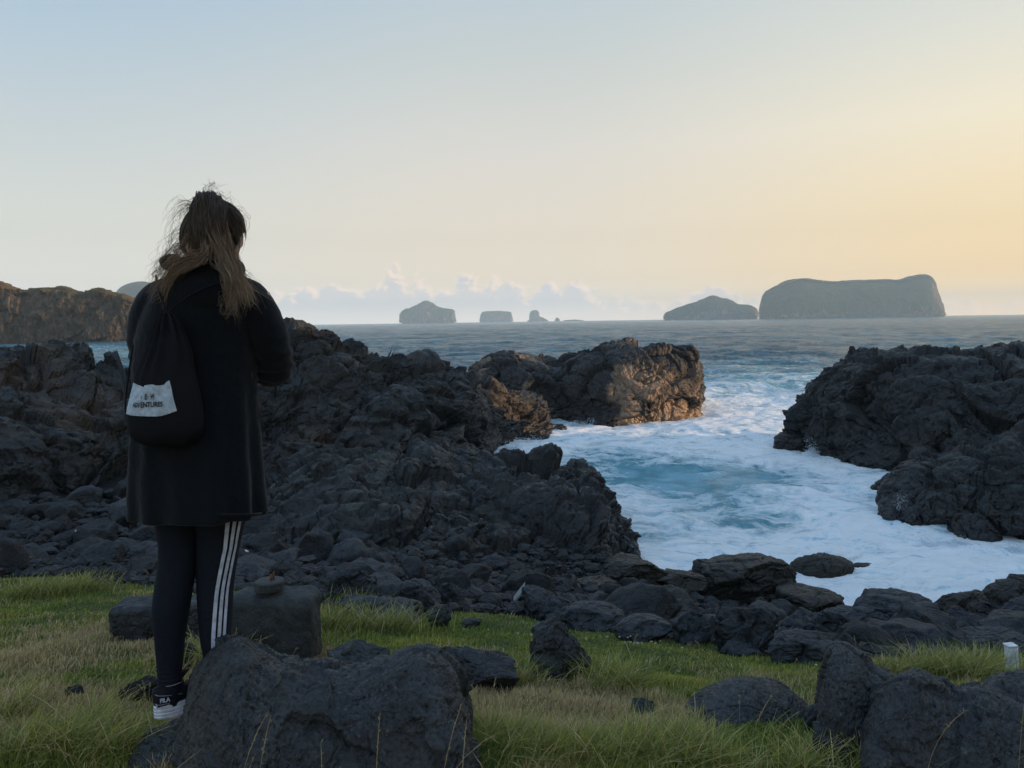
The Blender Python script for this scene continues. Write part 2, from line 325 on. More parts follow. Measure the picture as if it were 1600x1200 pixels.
def mat_sea():
    m, n, b = new_mat('sea_water'); geo = n.node('ShaderNodeNewGeometry'); pos = geo.outputs['Position']
    at = n.node('ShaderNodeAttribute'); at.attribute_name = 'foam'; fo = at.outputs['Fac']
    ae = n.node('ShaderNodeAttribute'); ae.attribute_name = 'milky'; mk = ae.outputs['Fac']
    # streaks and lace of foam, pulled along by the swell
    wv = n.node('ShaderNodeTexNoise'); n.set(wv.inputs['Vector'], pos); wv.inputs['Scale'].default_value = 0.35; wv.inputs['Detail'].default_value = 3
    warp = n.node('ShaderNodeVectorMath', operation='MULTIPLY_ADD'); n.set(warp.inputs[0], wv.outputs['Color']); warp.inputs[1].default_value = (2.6, 2.6, 0); n.set(warp.inputs[2], pos)
    wp = n.map(warp.outputs[0], (1.0, 1.25, 0.2), rot=(0, 0, 0.3))
    a = n.noise(wp, 0.75, 7, 0.62, 0.8); l = n.noise(wp, 3.4, 6, 0.68, 1.2)
    v = n.voro(n.map(warp.outputs[0], (1.1, 1.6, 0.3), rot=(0, 0, -.2)), 1.7, 'DISTANCE_TO_EDGE')
    lace = n.math('SUBTRACT', 1.0, n.ramp(v, [(0.0, 0.0), (0.32, 1.0)], 'EASE'))
    s = n.math('ADD', n.math('MULTIPLY', a, 1.7), n.math('MULTIPLY', l, 0.9))
    s = n.math('ADD', s, n.math('MULTIPLY', lace, 0.14))
    s = n.math('ADD', s, n.math('MULTIPLY_ADD', fo, 1.05, -1.87))
    foam = n.ramp(s, [(0.0, 0.0), (0.22, 0.5), (0.52, 1.0)])
    deep = n.mix(n.ramp(n.noise(pos, 0.02, 4, 0.6), [(0.35, 0.0), (0.65, 1.0)]), (0.070, 0.215, 0.310, 1), (0.150, 0.345, 0.455, 1))
    rc = n.noise(n.map(pos, (0.45, 1.35, 1), rot=(0, 0, .1)), 0.30, 5, 0.62, 0.3); deep = n.mix(n.ramp(rc, [(0.40, 0.6), (0.60, 0.0)]), deep, (0.030, 0.105, 0.165, 1))  # dark streaks put the shading of wave troughs into the water colour
    wat = n.mix(mk, deep, n.mix(n.ramp(a, [(0.4, 0.0), (0.6, 1.0)]), (0.08, 0.31, 0.40, 1), (0.22, 0.50, 0.62, 1)))
    sw = n.noise(n.map(warp.outputs[0], (0.8, 1.5, .3), loc=(5, 3, 0), rot=(0, 0, .25)), 0.8, 8, 0.62, 1.8); sw2 = n.noise(n.map(warp.outputs[0], (1, 1.5, .3), loc=(1, 8, 0), rot=(0, 0, -.3)), 2.6, 6, 0.66, 1.6)
    fm = n.math('ADD', n.math('MULTIPLY', sw, 0.6), n.math('MULTIPLY', sw2, 0.4)); sw3 = n.noise(n.map(warp.outputs[0], (1, 1.6, .3)), 8.5, 5, 0.7, 1.0); fm = n.math('ADD', fm, n.math('MULTIPLY', n.math('SUBTRACT', sw3, 0.5), 0.30))
    fcol = n.ramp(fm, [(0.33, (0.30, 0.53, 0.64, 1)), (0.40, (0.60, 0.78, 0.87, 1)), (0.46, (0.90, 0.95, 0.97, 1)), (0.54, (0.98, 0.98, 0.98, 1))])
    n.set(b.inputs['Base Color'], n.mix(foam, wat, fcol))
    n.set(b.inputs['Roughness'], n.math('MULTIPLY_ADD', foam, 0.55, 0.16)); b.inputs['IOR'].default_value = 1.33; b.inputs['Specular IOR Level'].default_value = 0.20
    # ripples: small everywhere near, long-crested on the open sea
    far = n.node('ShaderNodeCameraData')
    sy = n.node('ShaderNodeSeparateXYZ'); n.set(sy.inputs[0], pos); dist = sy.outputs[1]
    r1 = n.noise(n.map(pos, (1, 1.6, 1), rot=(0, 0, .25)), 2.2, 5, 0.65, 0.4); r2 = n.noise(n.map(pos, (0.55, 1.25, 1), rot=(0, 0, .2)), 0.55, 6, 0.62, 0.3)
    r3 = n.noise(n.map(pos, (0.5, 1.3, 1), rot=(0, 0, .15)), 0.09, 7, 0.66, 0.2)
    calm = n.math('SUBTRACT', 1.0, n.math('MULTIPLY', mk, 0.82))
    nb = n.bump(r1, n.math('MULTIPLY', calm, 0.55), 0.16); nb = n.bump(r2, n.math('MULTIPLY', calm, 0.9), 1.6, nb); r4 = n.noise(n.map(pos, (0.45, 1.35, 1), rot=(0, 0, .1)), 0.22, 5, 0.6, 0.3); nb = n.bump(r4, n.math('MULTIPLY', calm, 0.9), 4.0, nb); nb = n.bump(r3, n.math('MULTIPLY', calm, 1.0), 10.0, nb)
    nb = n.bump(n.math('ADD', foam, n.math('MULTIPLY', l, 0.5)), 0.35, 0.12, nb); nb = n.bump(fm, n.math('MULTIPLY', mk, 0.5), 0.55, nb)
    n.set(b.inputs['Normal'], nb); return m
M_sea = mat_sea()
def mat_spray():
    m, n, b = new_mat('white_spray'); b.inputs['Base Color'].default_value = (0.82, 0.88, 0.92, 1); b.inputs['Roughness'].default_value = 0.6
    t = n.node('ShaderNodeBsdfTranslucent'); t.inputs[0].default_value = (0.8, .86, .9, 1); mx = n.node('ShaderNodeMixShader'); mx.inputs[0].default_value = 0.4
    n.l.new(b.outputs[0], mx.inputs[1]); n.l.new(t.outputs[0], mx.inputs[2]); n.l.new(mx.outputs[0], n.n['Material Output'].inputs[0]); return m
M_spray = mat_spray()
M_concrete = rock_mat('weathered_concrete', (0.022, 0.026, 0.027, 1), (0.060, 0.068, 0.070, 1), (0.045, 0.042, 0.038, 1), 0.30, lichen=0.9, pits=1.3, brown_amt=0.4, crk=0.0)
M_rust = simple_mat('rusty_iron', (0.16, 0.07, 0.03), 0.8, 0.3, (60, .5, .004))
M_post = simple_mat('white_painted_post', (0.62, 0.66, 0.68), 0.5, 0.4, (25, .2, .002))
M_flower = simple_mat('white_flower', (0.34, 0.33, 0.28), 0.8, 0.1)
M_dull = simple_mat('dull_metal', (0.22, 0.24, 0.25), 0.6, 0.4)
M_black = simple_mat('black_plastic', (0.02, 0.02, 0.02), 0.5, 0.4)
# ---------------------------------------------------------------- ground
GX = np.array([-40, -15, -6, -2, 0, 2, 4, 8, 15, 40.0])
GY = np.array([-60, -5, 0, 2.6, 4, 6, 8, 10, 12, 14, 17, 22, 30, 45, 70.0])
right = [3.9, 3.7, 3.65, 3.51, 2.97, 2.28, 1.55, .85, .33, -.30, -1.0, -1.6, -2.2, -2.6, -3]
left = [3.9, 3.75, 3.7, 3.59, 3.25, 2.82, 2.42, 1.95, 1.60, 1.45, 1.4, 1.5, 1.0, -1.2, -3]
edge = [3.9, 3.72, 3.67, 3.54, 3.08, 2.50, 1.80, 1.15, .75, .7, 0.1, -.6, -1.6, -2.4, -3]
far_r = [4.2, 3.9, 3.8, 3.6, 3.15, 2.5, 1.95, 1.3, .8, .3, -.2, -.5, -1.0, -2.4, -3]
GZ = np.array([left, left, left, left, [(a + b) / 2 for a, b in zip(left, edge)], edge, right, right, far_r, far_r])
def interp2(x, y):
    x = np.clip(x, GX[0], GX[-1]); y = np.clip(y, GY[0], GY[-1])
    i = np.clip(np.searchsorted(GX, x) - 1, 0, len(GX) - 2); j = np.clip(np.searchsorted(GY, y) - 1, 0, len(GY) - 2)
    u = (x - GX[i]) / (GX[i + 1] - GX[i]); v = (y - GY[j]) / (GY[j + 1] - GY[j])
    return GZ[i, j] * (1 - u) * (1 - v) + GZ[i + 1, j] * u * (1 - v) + GZ[i, j + 1] * (1 - u) * v + GZ[i + 1, j + 1] * u * v
def turf_edge(x):            # y where the grass ends
    return np.interp(x, [-12, -6, -4.85, -3.63, -2.9, -2.31, -1.65, -.97, -.65, -.03, .34, .62, 1.14, 1.4, 1.55, 1.65, 2.05, 2.65, 3.42, 4.06, 8], [8.4, 8.3, 8.3, 7.4, 7.0, 6.95, 6.5, 5.85, 6.3, 6.75, 6.4, 6.05, 5.66, 5.4, 4.95, 4.6, 4.75, 5.4, 5.5, 5.8, 6])
def ground_z(x, y):
    x = np.atleast_1d(np.asarray(x, float)); y = np.atleast_1d(np.asarray(y, float))
    z = sum(interp2(x + dx, y + dy) for dx in (-.5, 0, .5) for dy in (-.4, 0, .4)) / 9
    p = np.stack([x, y, x * 0], -1)
    z = z + 0.045 * fbm(p * 0.9, 3, .5, 5) + 0.05 * np.maximum(0, fbm(p * 1.7, 2, .5, 9)) 
    far = smooth(0.3, 2.0, y - turf_edge(x))
    z = z + far * 0.22 * fbm(p * 0.8, 4, .6, 12)
    # sharp drop of the turf onto the stones
    return z
nx, ny = 420, 360
xs = np.sign(np.linspace(-1, 1, nx)) * np.abs(np.linspace(-1, 1, nx)) ** 2.0 * 60; ys = np.concatenate([np.linspace(-60, -1, 40), np.linspace(-1, 16, 240)[1:], np.geomspace(16, 120, ny - 279)[1:], [160]])
ny = len(ys)
XX, YY = np.meshgrid(xs, ys, indexing='ij'); zz = ground_z(XX.ravel(), YY.ravel())
turf = 1 - smooth(-.25, .25, YY.ravel() - turf_edge(XX.ravel()) + 0.35 * perlin(np.stack([XX.ravel(), YY.ravel(), 0 * zz], -1) * 1.5, 3))
V = np.stack([XX.ravel(), YY.ravel(), zz], -1)
tag(link('ground', mesh_np('ground', V, [grid_faces(nx, ny)], True, {'turf': turf}), M_ground), kind='structure')

# ---------------------------------------------------------------- outcrops of lava: a net of control points made rough
def crag_disp(Pw, N, amp=1.0, size=1.0, seed=0, layer=0.0, sharp=1.0, octs=3):
    q = Pw / size
    wq = q + 0.35 * np.stack([perlin(q * .8, seed + 1), perlin(q * .8, seed + 2), perlin(q * .8, seed + 3)], -1)
    if layer: wq = wq * np.array([1, 1, 1 + layer])
    d = 0.30 * fbm(q * 0.55, 3, .5, seed + 11)
    a = 0.40; s = 0.80; d = d - 0.05 * fbm(q * 0.55, 3, .5, seed + 11)
    for k in range(octs):
        f1, f2, blk, cid = worley(wq * s, seed + 20 + k, 1.1 * sharp)
        edge = smooth(0.0, 0.14, f2 - f1)
        d = d + a * (blk * 1.1) - a * 0.34 * (1 - edge)
        a *= 0.48; s *= 2.2
    d = d + 0.065 * fbm(wq * 3.2, 4, .6, seed + 41, ridged=True) + 0.03 * fbm(q * 12, 3, .6, seed + 51, ridged=True)
    return d * amp
def outcrop(name, ctrl, nu, nv, mat, label, cat='rock outcrop', amp=1.0, size=1.0, seed=0, layer=0.0, sharp=1.0, flip=False, udens=None, kind=None, group=None, octs=3, hdisp=None, attrs=None, top_amp=1.0):
    X = catmull(catmull(np.array(ctrl, float), nu, 0), nv, 1)
    N = grid_normals(X)
    if flip: N = -N
    Pf = X.reshape(-1, 3); Nf = N.reshape(-1, 3)
    d = crag_disp(Pf, Nf, amp, size, seed, layer, sharp, octs)
    w = np.ones((nu, nv)); u = np.linspace(0, 1, nu)[:, None]; w *= np.clip(np.minimum(u, 1 - u) * 12, .35, 1)
    V = Pf + Nf * (d * w.ravel())[:, None]
    base = V.min(0) * np.array([0, 0, 1]) + V.mean(0) * np.array([1, 1, 0])
    f = grid_faces(nu, nv)
    if flip: f = f[:, ::-1]
    me = mesh_np(name, V - base, [f], True)
    o = link(name, me, mat, loc=base); tag(o, label, cat, group, kind); return o

def col(front, *rest): return [front] + list(rest)
def hz_y(px): return 512.6 - 0.01431 * px + 0.0   # picture height of the horizon
PRO = {'cliff': [(0, 0), (.10, .35), (.26, .66), (.55, .92), (1, 1)], 'slope': [(0, 0), (.18, .30), (.42, .56), (.70, .82), (1, 1)],
       'dome': [(0, 0), (.06, .34), (.22, .68), (.52, .92), (1, 1)], 'bulge': [(0, 0), (-.03, .35), (.06, .72), (.40, .95), (1, 1)]}
def B(px, Y, z):
    p = P(px, hz_y(px), Y); return np.array([p[0], Y, z])
def net(rows, prof='cliff', back=2.0, zback=-.8, flat=0.0):
    """rows: (px crest, py crest, Y crest, px base, Y base, z base [, back])"""
    out = []
    for r in rows:
        c = P(r[0], r[1], r[2]); b = B(r[3], r[4], r[5]); bk = r[6] if len(r) > 6 else back
        pts = [b + np.array([0, 0, -.5])]
        for sx, sz in PRO[prof]:
            pts.append(np.array([b[0] + (c[0] - b[0]) * sx, b[1] + (c[1] - b[1]) * sx, b[2] + (c[2] - b[2]) * sz]))
        d = c - np.array([0, 0, 0]); dx = c[0] / c[1]
        pts.append(c + np.array([dx * bk * .4, bk * .4, -.06 * (c[2] - zback) - flat]))
        pts.append(c + np.array([dx * bk * .8, bk * .8, -.40 * (c[2] - zback)]))
        pts.append(np.array([c[0] + dx * bk, c[1] + bk, zback]))
        out.append(pts)
    return out
# the long ridge that closes the cove on the left
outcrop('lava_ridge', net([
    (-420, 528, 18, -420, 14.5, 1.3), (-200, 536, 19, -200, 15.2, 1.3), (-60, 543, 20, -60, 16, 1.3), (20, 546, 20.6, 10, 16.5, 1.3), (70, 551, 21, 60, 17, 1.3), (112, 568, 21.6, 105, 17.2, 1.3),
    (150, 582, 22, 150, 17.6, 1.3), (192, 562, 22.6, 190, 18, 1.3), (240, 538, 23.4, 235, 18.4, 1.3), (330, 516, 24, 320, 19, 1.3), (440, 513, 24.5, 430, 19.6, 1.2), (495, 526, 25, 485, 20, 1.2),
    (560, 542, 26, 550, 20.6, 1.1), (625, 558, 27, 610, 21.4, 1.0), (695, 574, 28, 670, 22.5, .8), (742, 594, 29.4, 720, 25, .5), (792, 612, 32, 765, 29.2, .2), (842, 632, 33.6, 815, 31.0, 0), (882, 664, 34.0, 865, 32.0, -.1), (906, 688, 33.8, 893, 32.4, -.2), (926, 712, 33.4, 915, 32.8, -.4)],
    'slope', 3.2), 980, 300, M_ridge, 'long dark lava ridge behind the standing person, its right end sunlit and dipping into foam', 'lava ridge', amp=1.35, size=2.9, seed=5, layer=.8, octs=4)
# the low broken mass in front of it
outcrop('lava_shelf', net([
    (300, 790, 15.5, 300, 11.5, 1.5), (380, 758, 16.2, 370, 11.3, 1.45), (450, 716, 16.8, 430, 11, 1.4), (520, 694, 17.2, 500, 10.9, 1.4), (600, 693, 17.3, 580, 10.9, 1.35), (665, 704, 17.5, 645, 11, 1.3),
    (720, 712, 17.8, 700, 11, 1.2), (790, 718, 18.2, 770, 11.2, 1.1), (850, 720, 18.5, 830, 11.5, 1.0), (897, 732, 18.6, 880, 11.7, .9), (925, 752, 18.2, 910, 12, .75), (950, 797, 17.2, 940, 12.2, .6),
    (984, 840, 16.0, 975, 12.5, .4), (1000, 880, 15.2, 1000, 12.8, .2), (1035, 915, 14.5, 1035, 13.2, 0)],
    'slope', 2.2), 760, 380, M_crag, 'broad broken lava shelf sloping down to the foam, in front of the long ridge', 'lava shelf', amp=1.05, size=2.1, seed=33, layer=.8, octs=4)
# bluff out in the bay
outcrop('lava_bluff', net([
    (690, 612, 39, 690, 37.5, .2), (735, 578, 40, 735, 37, 0), (765, 561, 40.5, 765, 36.8, -.1), (822, 556, 41, 820, 37, -.1), (868, 565, 41, 865, 37.2, -.1), (888, 558, 40.6, 885, 36.8, -.1), (930, 550, 40, 925, 35.8, -.1), (975, 543, 40, 965, 35.4, -.1),
    (1035, 543, 40.0, 1020, 35.8, -.1), (1066, 545, 40, 1062, 36.8, -.1), (1084, 548, 40.2, 1084, 37.8, -.1), (1090, 590, 40.4, 1094, 38.8, -.2), (1098, 655, 40.6, 1099, 39.8, -.3)],
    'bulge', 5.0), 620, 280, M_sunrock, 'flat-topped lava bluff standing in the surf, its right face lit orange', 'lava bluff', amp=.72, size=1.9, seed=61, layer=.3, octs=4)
# right-hand headland
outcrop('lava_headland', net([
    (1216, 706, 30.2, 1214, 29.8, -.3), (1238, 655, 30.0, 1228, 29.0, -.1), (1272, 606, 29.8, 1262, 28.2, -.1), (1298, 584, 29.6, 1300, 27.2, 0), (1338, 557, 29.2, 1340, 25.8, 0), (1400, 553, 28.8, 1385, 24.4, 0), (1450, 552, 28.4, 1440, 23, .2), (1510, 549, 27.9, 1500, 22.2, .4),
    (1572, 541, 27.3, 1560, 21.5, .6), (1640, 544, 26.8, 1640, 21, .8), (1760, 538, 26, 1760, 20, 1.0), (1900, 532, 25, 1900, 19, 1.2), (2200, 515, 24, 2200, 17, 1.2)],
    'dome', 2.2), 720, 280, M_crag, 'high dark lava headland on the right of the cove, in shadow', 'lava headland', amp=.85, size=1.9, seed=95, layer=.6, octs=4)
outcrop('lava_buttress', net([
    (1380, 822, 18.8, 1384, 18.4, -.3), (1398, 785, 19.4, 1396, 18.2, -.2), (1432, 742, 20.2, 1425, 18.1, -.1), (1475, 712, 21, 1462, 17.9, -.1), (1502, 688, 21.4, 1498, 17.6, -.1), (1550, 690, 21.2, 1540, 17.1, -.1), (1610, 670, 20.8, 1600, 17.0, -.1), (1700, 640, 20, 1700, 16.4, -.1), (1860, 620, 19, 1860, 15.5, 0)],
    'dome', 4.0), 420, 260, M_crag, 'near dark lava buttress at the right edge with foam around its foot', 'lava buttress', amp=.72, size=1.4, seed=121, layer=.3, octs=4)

# ---------------------------------------------------------------- boulders
_ico = {}
def ico(sub):
    if sub not in _ico:
        bm = bmesh.new(); bmesh.ops.create_icosphere(bm, subdivisions=sub, radius=1.0); bm.verts.ensure_lookup_table()
        _ico[sub] = (np.array([v.co[:] for v in bm.verts]), np.array([[v.index for v in f.verts] for f in bm.faces])); bm.free()
    return _ico[sub]
def rock_shape(seed, sub=5, cuts=9, cut_lo=.50, cut_hi=.92, taper=0.0, lump=.16, fine=.05, pit=.02, skew=0.0):
    U, Fc = ico(sub); rs = np.random.RandomState(seed); V = U.copy()
    for k in range(cuts):
        nrm = rs.normal(size=3) * np.array([1, 1, .8]); nrm /= np.linalg.norm(nrm); d = rs.uniform(cut_lo, cut_hi)
        s = V @ nrm - d; V = V - (np.where(s > 0, s, 0) * .93)[:, None] * nrm
    t = (V[:, 2] + 1) / 2; k = 1 - taper * t; V[:, 0] = V[:, 0] * k + skew * t; V[:, 1] *= k
    q = U + rs.uniform(-9, 9, 3)
    f1, f2, blk, cid = worley(q * 2.1, seed + 3, 1.2)
    dd = lump * fbm(q * 1.3, 3, .5, seed) + fine * fbm(V * 5 + 3, 4, .6, seed + 7) + lump * .45 * blk - lump * .25 * (1 - smooth(0, .10, f2 - f1))
    w1, _, _, _ = worley(V * 13 + 5, seed + 9); dd = dd - pit * smooth(.42, .12, w1)
    if sub >= 6:
        w2, _, _, _ = worley(V * 30 + 5, seed + 10); dd = dd - pit * .45 * smooth(.40, .15, w2) + .012 * fbm(V * 22, 3, .6, seed + 12)
    return V + U * dd[:, None], Fc
def ground_hit(px, py, z_off=0.0):
    d = ray(px, py); ts = np.linspace(1.5, 16, 1400); X = CAM[None] + ts[:, None] * d[None] / d[1]
    gz = np.maximum(ground_z(X[:, 0], X[:, 1]), -.05) + z_off; k = np.argmax(X[:, 2] < gz); return X[k if X[k, 2] < gz[k] else -1]
def boulder(name, px, top, base, wpx, seed, label, mat=M_beach, Y=None, sub=5, depth=.85, embed=.22, rz=None, cat='boulder', group=None, **kw):
    hit = ground_hit(px, base); y = Y if Y else hit[1]; k = y / F
    w = wpx * k; h = (base - top) * k; dp = w * depth
    V, Fc = rock_shape(seed, sub, **kw); rs = np.random.RandomState(seed + 5); a = rs.uniform(0, 6.28) if rz is None else rz
    c, s = math.cos(a), math.sin(a); V = V @ np.array([[c, s, 0], [-s, c, 0], [0, 0, 1]])
    lo, hi = V.min(0), V.max(0); V = (V - (lo + hi) / 2) / ((hi - lo) / 2)
    hh = h * (1 + embed); V = V * np.array([w / 2, dp / 2, hh / 2]); V[:, 2] += hh / 2 - h * embed
    x = P(px, base, y)
    cy = y + dp * .28; cx = x[0] * cy / y; zb = x[2]; gz_ = float(ground_z(cx, cy)[0])
    if Y is not None and gz_ > .05: zb = min(gz_, P(px, top, cy)[2] - .10)
    if Y is None: zb = max(float(ground_z(cx, cy)[0]), -.15); zb = max(zb, x[2] - .05) if abs(zb - x[2]) > .3 else zb
    # keep its top where the picture has it
    zt = P(px, top, cy)[2]; V[:, 2] *= max(.5, (zt - zb) / h) if h > 0 else 1
    me = mesh_np(name, V, [Fc]); o = link(name, me, mat, loc=(cx, cy, zb)); tag(o, label, cat, group); return o

# big foreground stones built on their own nets (seen closest)
def big_stone(name, rows, label, seed, amp, size, front=.42, mat=M_boulder, nu=420, nv=300, drop=.55, back=.45, ground=3.5, prof='dome'):
    out = []
    for (px, py, Y) in rows:
        c = P(px, py, Y); zb = ground - .06; hgt = max(c[2] - zb, .02); fr = front * min(1, .25 + hgt / .42)
        dx = c[0] / c[1]; b = np.array([c[0] - dx * fr, c[1] - fr, zb - .1])
        pts = [b + np.array([0, 0, -.08])]
        for sx, sz in PRO[prof]: pts.append(np.array([b[0] + (c[0] - b[0]) * sx, b[1] + (c[1] - b[1]) * sx, b[2] + (c[2] - b[2]) * sz]))
        bk = back * min(1, .25 + hgt / .42)
        pts.append(c + np.array([dx * bk * .45, bk * .45, -.16 * hgt])); pts.append(c + np.array([dx * bk * .85, bk * .85, -.6 * hgt])); pts.append(np.array([c[0] + dx * bk, c[1] + bk, zb - .1]))
        out.append(pts)
    X = catmull(catmull(np.array(out), nu, 0), nv, 1); N = grid_normals(X); Pf = X.reshape(-1, 3); Nf = N.reshape(-1, 3)
    q = Pf / size; f1, f2, blk, _ = worley(q * 1.1 + 3 + .45 * np.stack([perlin(q * 2, 6), perlin(q * 2, 7), perlin(q * 2, 8)], -1), seed, 1.0); g1, g2, blk2, _ = worley(q * 3.1 + 3 + .3 * perlin(q * 3, 5)[:, None], seed + 2, 1.0)
    d = .50 * fbm(q, 4, .55, seed) + .38 * blk - .035 * (1 - smooth(0, .2, f2 - f1)) + .09 * blk2
    pn = .5 + .9 * fbm(q * .9, 2, .5, seed + 70)            # pitted patches
    w1, _, _, _ = worley(Pf * 55, seed + 3); w2, _, _, _ = worley(Pf * 130, seed + 4)
    d = d * amp - .010 * smooth(.42, .1, w1) * np.clip(pn, 0, 1.3) - .0035 * smooth(.4, .12, w2) + .010 * fbm(Pf * 22, 4, .6, seed + 8) + .006 * fbm(Pf * 60, 3, .6, seed + 18, ridged=True)
    V = Pf + Nf * d[:, None]; base = V.mean(0) * np.array([1, 1, 0]) + np.array([0, 0, V[:, 2].min()])
    me = mesh_np(name, V - base, [grid_faces(nu, nv)]); o = link(name, me, mat, loc=base); tag(o, label, 'boulder'); return o, V.reshape(nu, nv, 3)
stoneA, _ = big_stone('foreground_boulder', [(150, 1260, 2.5), (200, 1200, 2.52), (232, 1162, 2.56), (262, 1148, 2.58), (288, 1128, 2.55), (303, 1080, 2.48), (322, 1045, 2.42), (348, 1023, 2.38), (372, 1014, 2.37), (402, 1030, 2.37), (440, 1046, 2.40), (500, 1047, 2.46), (562, 1044, 2.46),
    (612, 1030, 2.43), (662, 1019, 2.40), (696, 1036, 2.40), (720, 1072, 2.38), (732, 1120, 2.38), (737, 1180, 2.38), (742, 1260, 2.40)],
    'large pitted grey boulder in the left foreground, at the feet of the person', 201, .075, .30, front=.42, ground=3.55)
stoneC, _ = big_stone('upright_boulder', [(1262, 1250, 2.8), (1276, 1150, 2.78), (1283, 1074, 2.76), (1293, 1024, 2.75), (1318, 1013, 2.75), (1346, 1026, 2.75), (1364, 1050, 2.74), (1392, 1062, 2.72), (1420, 1110, 2.7), (1440, 1250, 2.7)],
    'black upright boulder with a blunt top in the right foreground', 211, .06, .22, front=.34, ground=3.34, back=.35)
stoneD, _ = big_stone('broad_boulder', [(1325, 1260, 2.5), (1345, 1170, 2.5), (1368, 1098, 2.52), (1400, 1066, 2.54), (1432, 1057, 2.56), (1462, 1072, 2.56), (1490, 1088, 2.55), (1530, 1082, 2.54), (1570, 1092, 2.52), (1620, 1110, 2.5), (1680, 1180, 2.5), (1700, 1260, 2.5)],
    'broad dark boulder in the bottom right corner, in front of the black upright one', 221, .06, .26, front=.34, ground=3.40, back=.3)
stoneE, _ = big_stone('rounded_boulder', [(1508, 1150, 2.98), (1528, 1092, 3.0), (1548, 1066, 3.0), (1585, 1057, 3.0), (1625, 1058, 3.0), (1670, 1090, 3.0), (1700, 1180, 3.0)],
    'rounded dark boulder at the right edge, just below the white post', 231, .045, .22, front=.26, ground=3.24, back=.3, nu=260, nv=200)
stoneB, _ = big_stone('pitted_boulder', [(1058, 1150, 3.06), (1072, 1112, 3.08), (1100, 1088, 3.1), (1140, 1071, 3.1), (1170, 1066, 3.1), (1208, 1074, 3.1), (1245, 1098, 3.08), (1275, 1130, 3.06), (1292, 1165, 3.04), (1300, 1210, 3.04)],
    'low dome-shaped boulder full of pits, left of the black upright one', 241, .03, .3, front=.36, ground=3.24, back=.36, nu=300, nv=240)
boulder('standing_stone', 877, 965, 1072, 104, 251, 'tall wedge-shaped stone standing alone in the middle of the grass', M_boulder, sub=6, taper=.62, cuts=10, depth=.75, lump=.16, rz=.4, skew=.06)
boulder('slab', 742, 1014, 1092, 150, 262, 'flat-topped dark slab behind the large pitted foreground boulder', M_boulder, sub=6, cuts=14, cut_lo=.42, cut_hi=.75, depth=.6, lump=.12, rz=.15, taper=-.05)
boulder('boulder', 560, 1006, 1058, 112, 268, 'low rounded stone peeping over the large pitted foreground boulder', M_boulder, sub=6, cuts=7, depth=.7)
boulder('boulder', 686, 944, 984, 42, 273, 'small pale grey stone alone in the grass near the shingle', M_boulder, sub=5, cuts=10)
boulder('boulder', 736, 966, 982, 34, 274, 'tiny flat brown-grey stone lying in the grass', M_boulder, sub=4)
boulder('boulder', 1003, 1092, 1128, 42, 275, 'small dark stone half sunk in dry grass, left of the dome-shaped boulder', M_boulder, sub=5)
boulder('boulder', 1278, 1098, 1150, 50, 276, 'small grey stone wedged between the dome-shaped and the black upright boulder', M_boulder, sub=4)
boulder('boulder', 297, 1000, 1040, 40, 277, 'small grey stone seen between the legs of the person', M_boulder, sub=4)
boulder('earth_clump', 222, 1058, 1100, 66, 278, 'dark tangled turf clump beside the white-soled shoe', M_ground, sub=5, lump=.3, cat='clump')
boulder('earth_clump', 115, 1072, 1092, 36, 279, 'small dark clump in the dry grass at far left', M_ground, sub=4, lump=.3, cat='clump')
boulder('boulder', 545, 884, 948, 104, 301, 'pyramid-shaped grey boulder at the edge of the turf right of the concrete block', M_beach, sub=6, cuts=12, cut_lo=.45, taper=.42, rz=.9)
boulder('boulder', 505, 906, 944, 60, 302, 'smaller grey stone leaning on the left of the pyramid-shaped boulder', M_beach)
boulder('boulder', 590, 930, 974, 150, 303, 'long flat grey stone below the pyramid-shaped boulder', M_beach, cuts=12, cut_lo=.4, cut_hi=.8)
boulder('boulder', 655, 902, 954, 78, 304, 'squarish dark block left of the block with a white fleck', M_beach, cuts=12, cut_lo=.5, cut_hi=.8)
boulder('boulder', 702, 906, 952, 54, 305, 'squarish grey block standing at the turf edge above the small pale stone', M_beach, cuts=12, cut_lo=.5, cut_hi=.8)
boulder('boulder', 845, 918, 968, 62, 306, 'tilted grey stone directly behind the metal sheet', M_beach, cuts=10)
boulder('boulder', 862, 932, 970, 74, 307, 'smooth round grey stone left of the wedge-shaped stone tip', M_beach, cuts=5)
boulder('boulder', 925, 944, 985, 110, 308, 'long low grey stone just above the wedge-shaped stone', M_beach, cuts=7)
boulder('boulder', 1003, 962, 1002, 100, 309, 'low dome boulder at the turf edge right of the wedge-shaped stone', M_beach, cuts=6, lump=.12)
boulder('boulder', 1080, 953, 1006, 64, 310, 'egg-shaped grey boulder between the low dome and the large cleft boulder', M_beach, cuts=6)
boulder('boulder', 1163, 940, 1022, 112, 311, 'large cleft grey boulder in the middle of the boulder beach', M_beach, sub=6, cuts=9)
boulder('boulder', 1155, 1000, 1026, 66, 312, 'small flat stone at the foot of the large cleft boulder', M_beach)
boulder('boulder', 1245, 985, 1040, 118, 313, 'brown-grey boulder at the turf edge left of the black upright one', M_beach, sub=6, cuts=9)
boulder('boulder', 1250, 950, 1010, 84, 314, 'rounded boulder behind the brown-grey one at the turf edge', M_beach, Y=7.4, cuts=6)
boulder('boulder', 1336, 950, 1034, 128, 315, 'large rounded dark boulder directly above the black upright one', M_beach, sub=6, cuts=7, Y=7.0)
boulder('boulder', 1425, 952, 1015, 90, 316, 'rounded boulder right of the large dark one, mid beach', M_beach, Y=7.9)
boulder('boulder', 1395, 925, 975, 150, 317, 'long pale boulder behind the large rounded dark one', M_beach, Y=9.0, cuts=6)
boulder('boulder', 1545, 986, 1048, 124, 318, 'big smooth grey boulder behind the white post', M_beach, sub=6, cuts=5, lump=.1, Y=6.6)
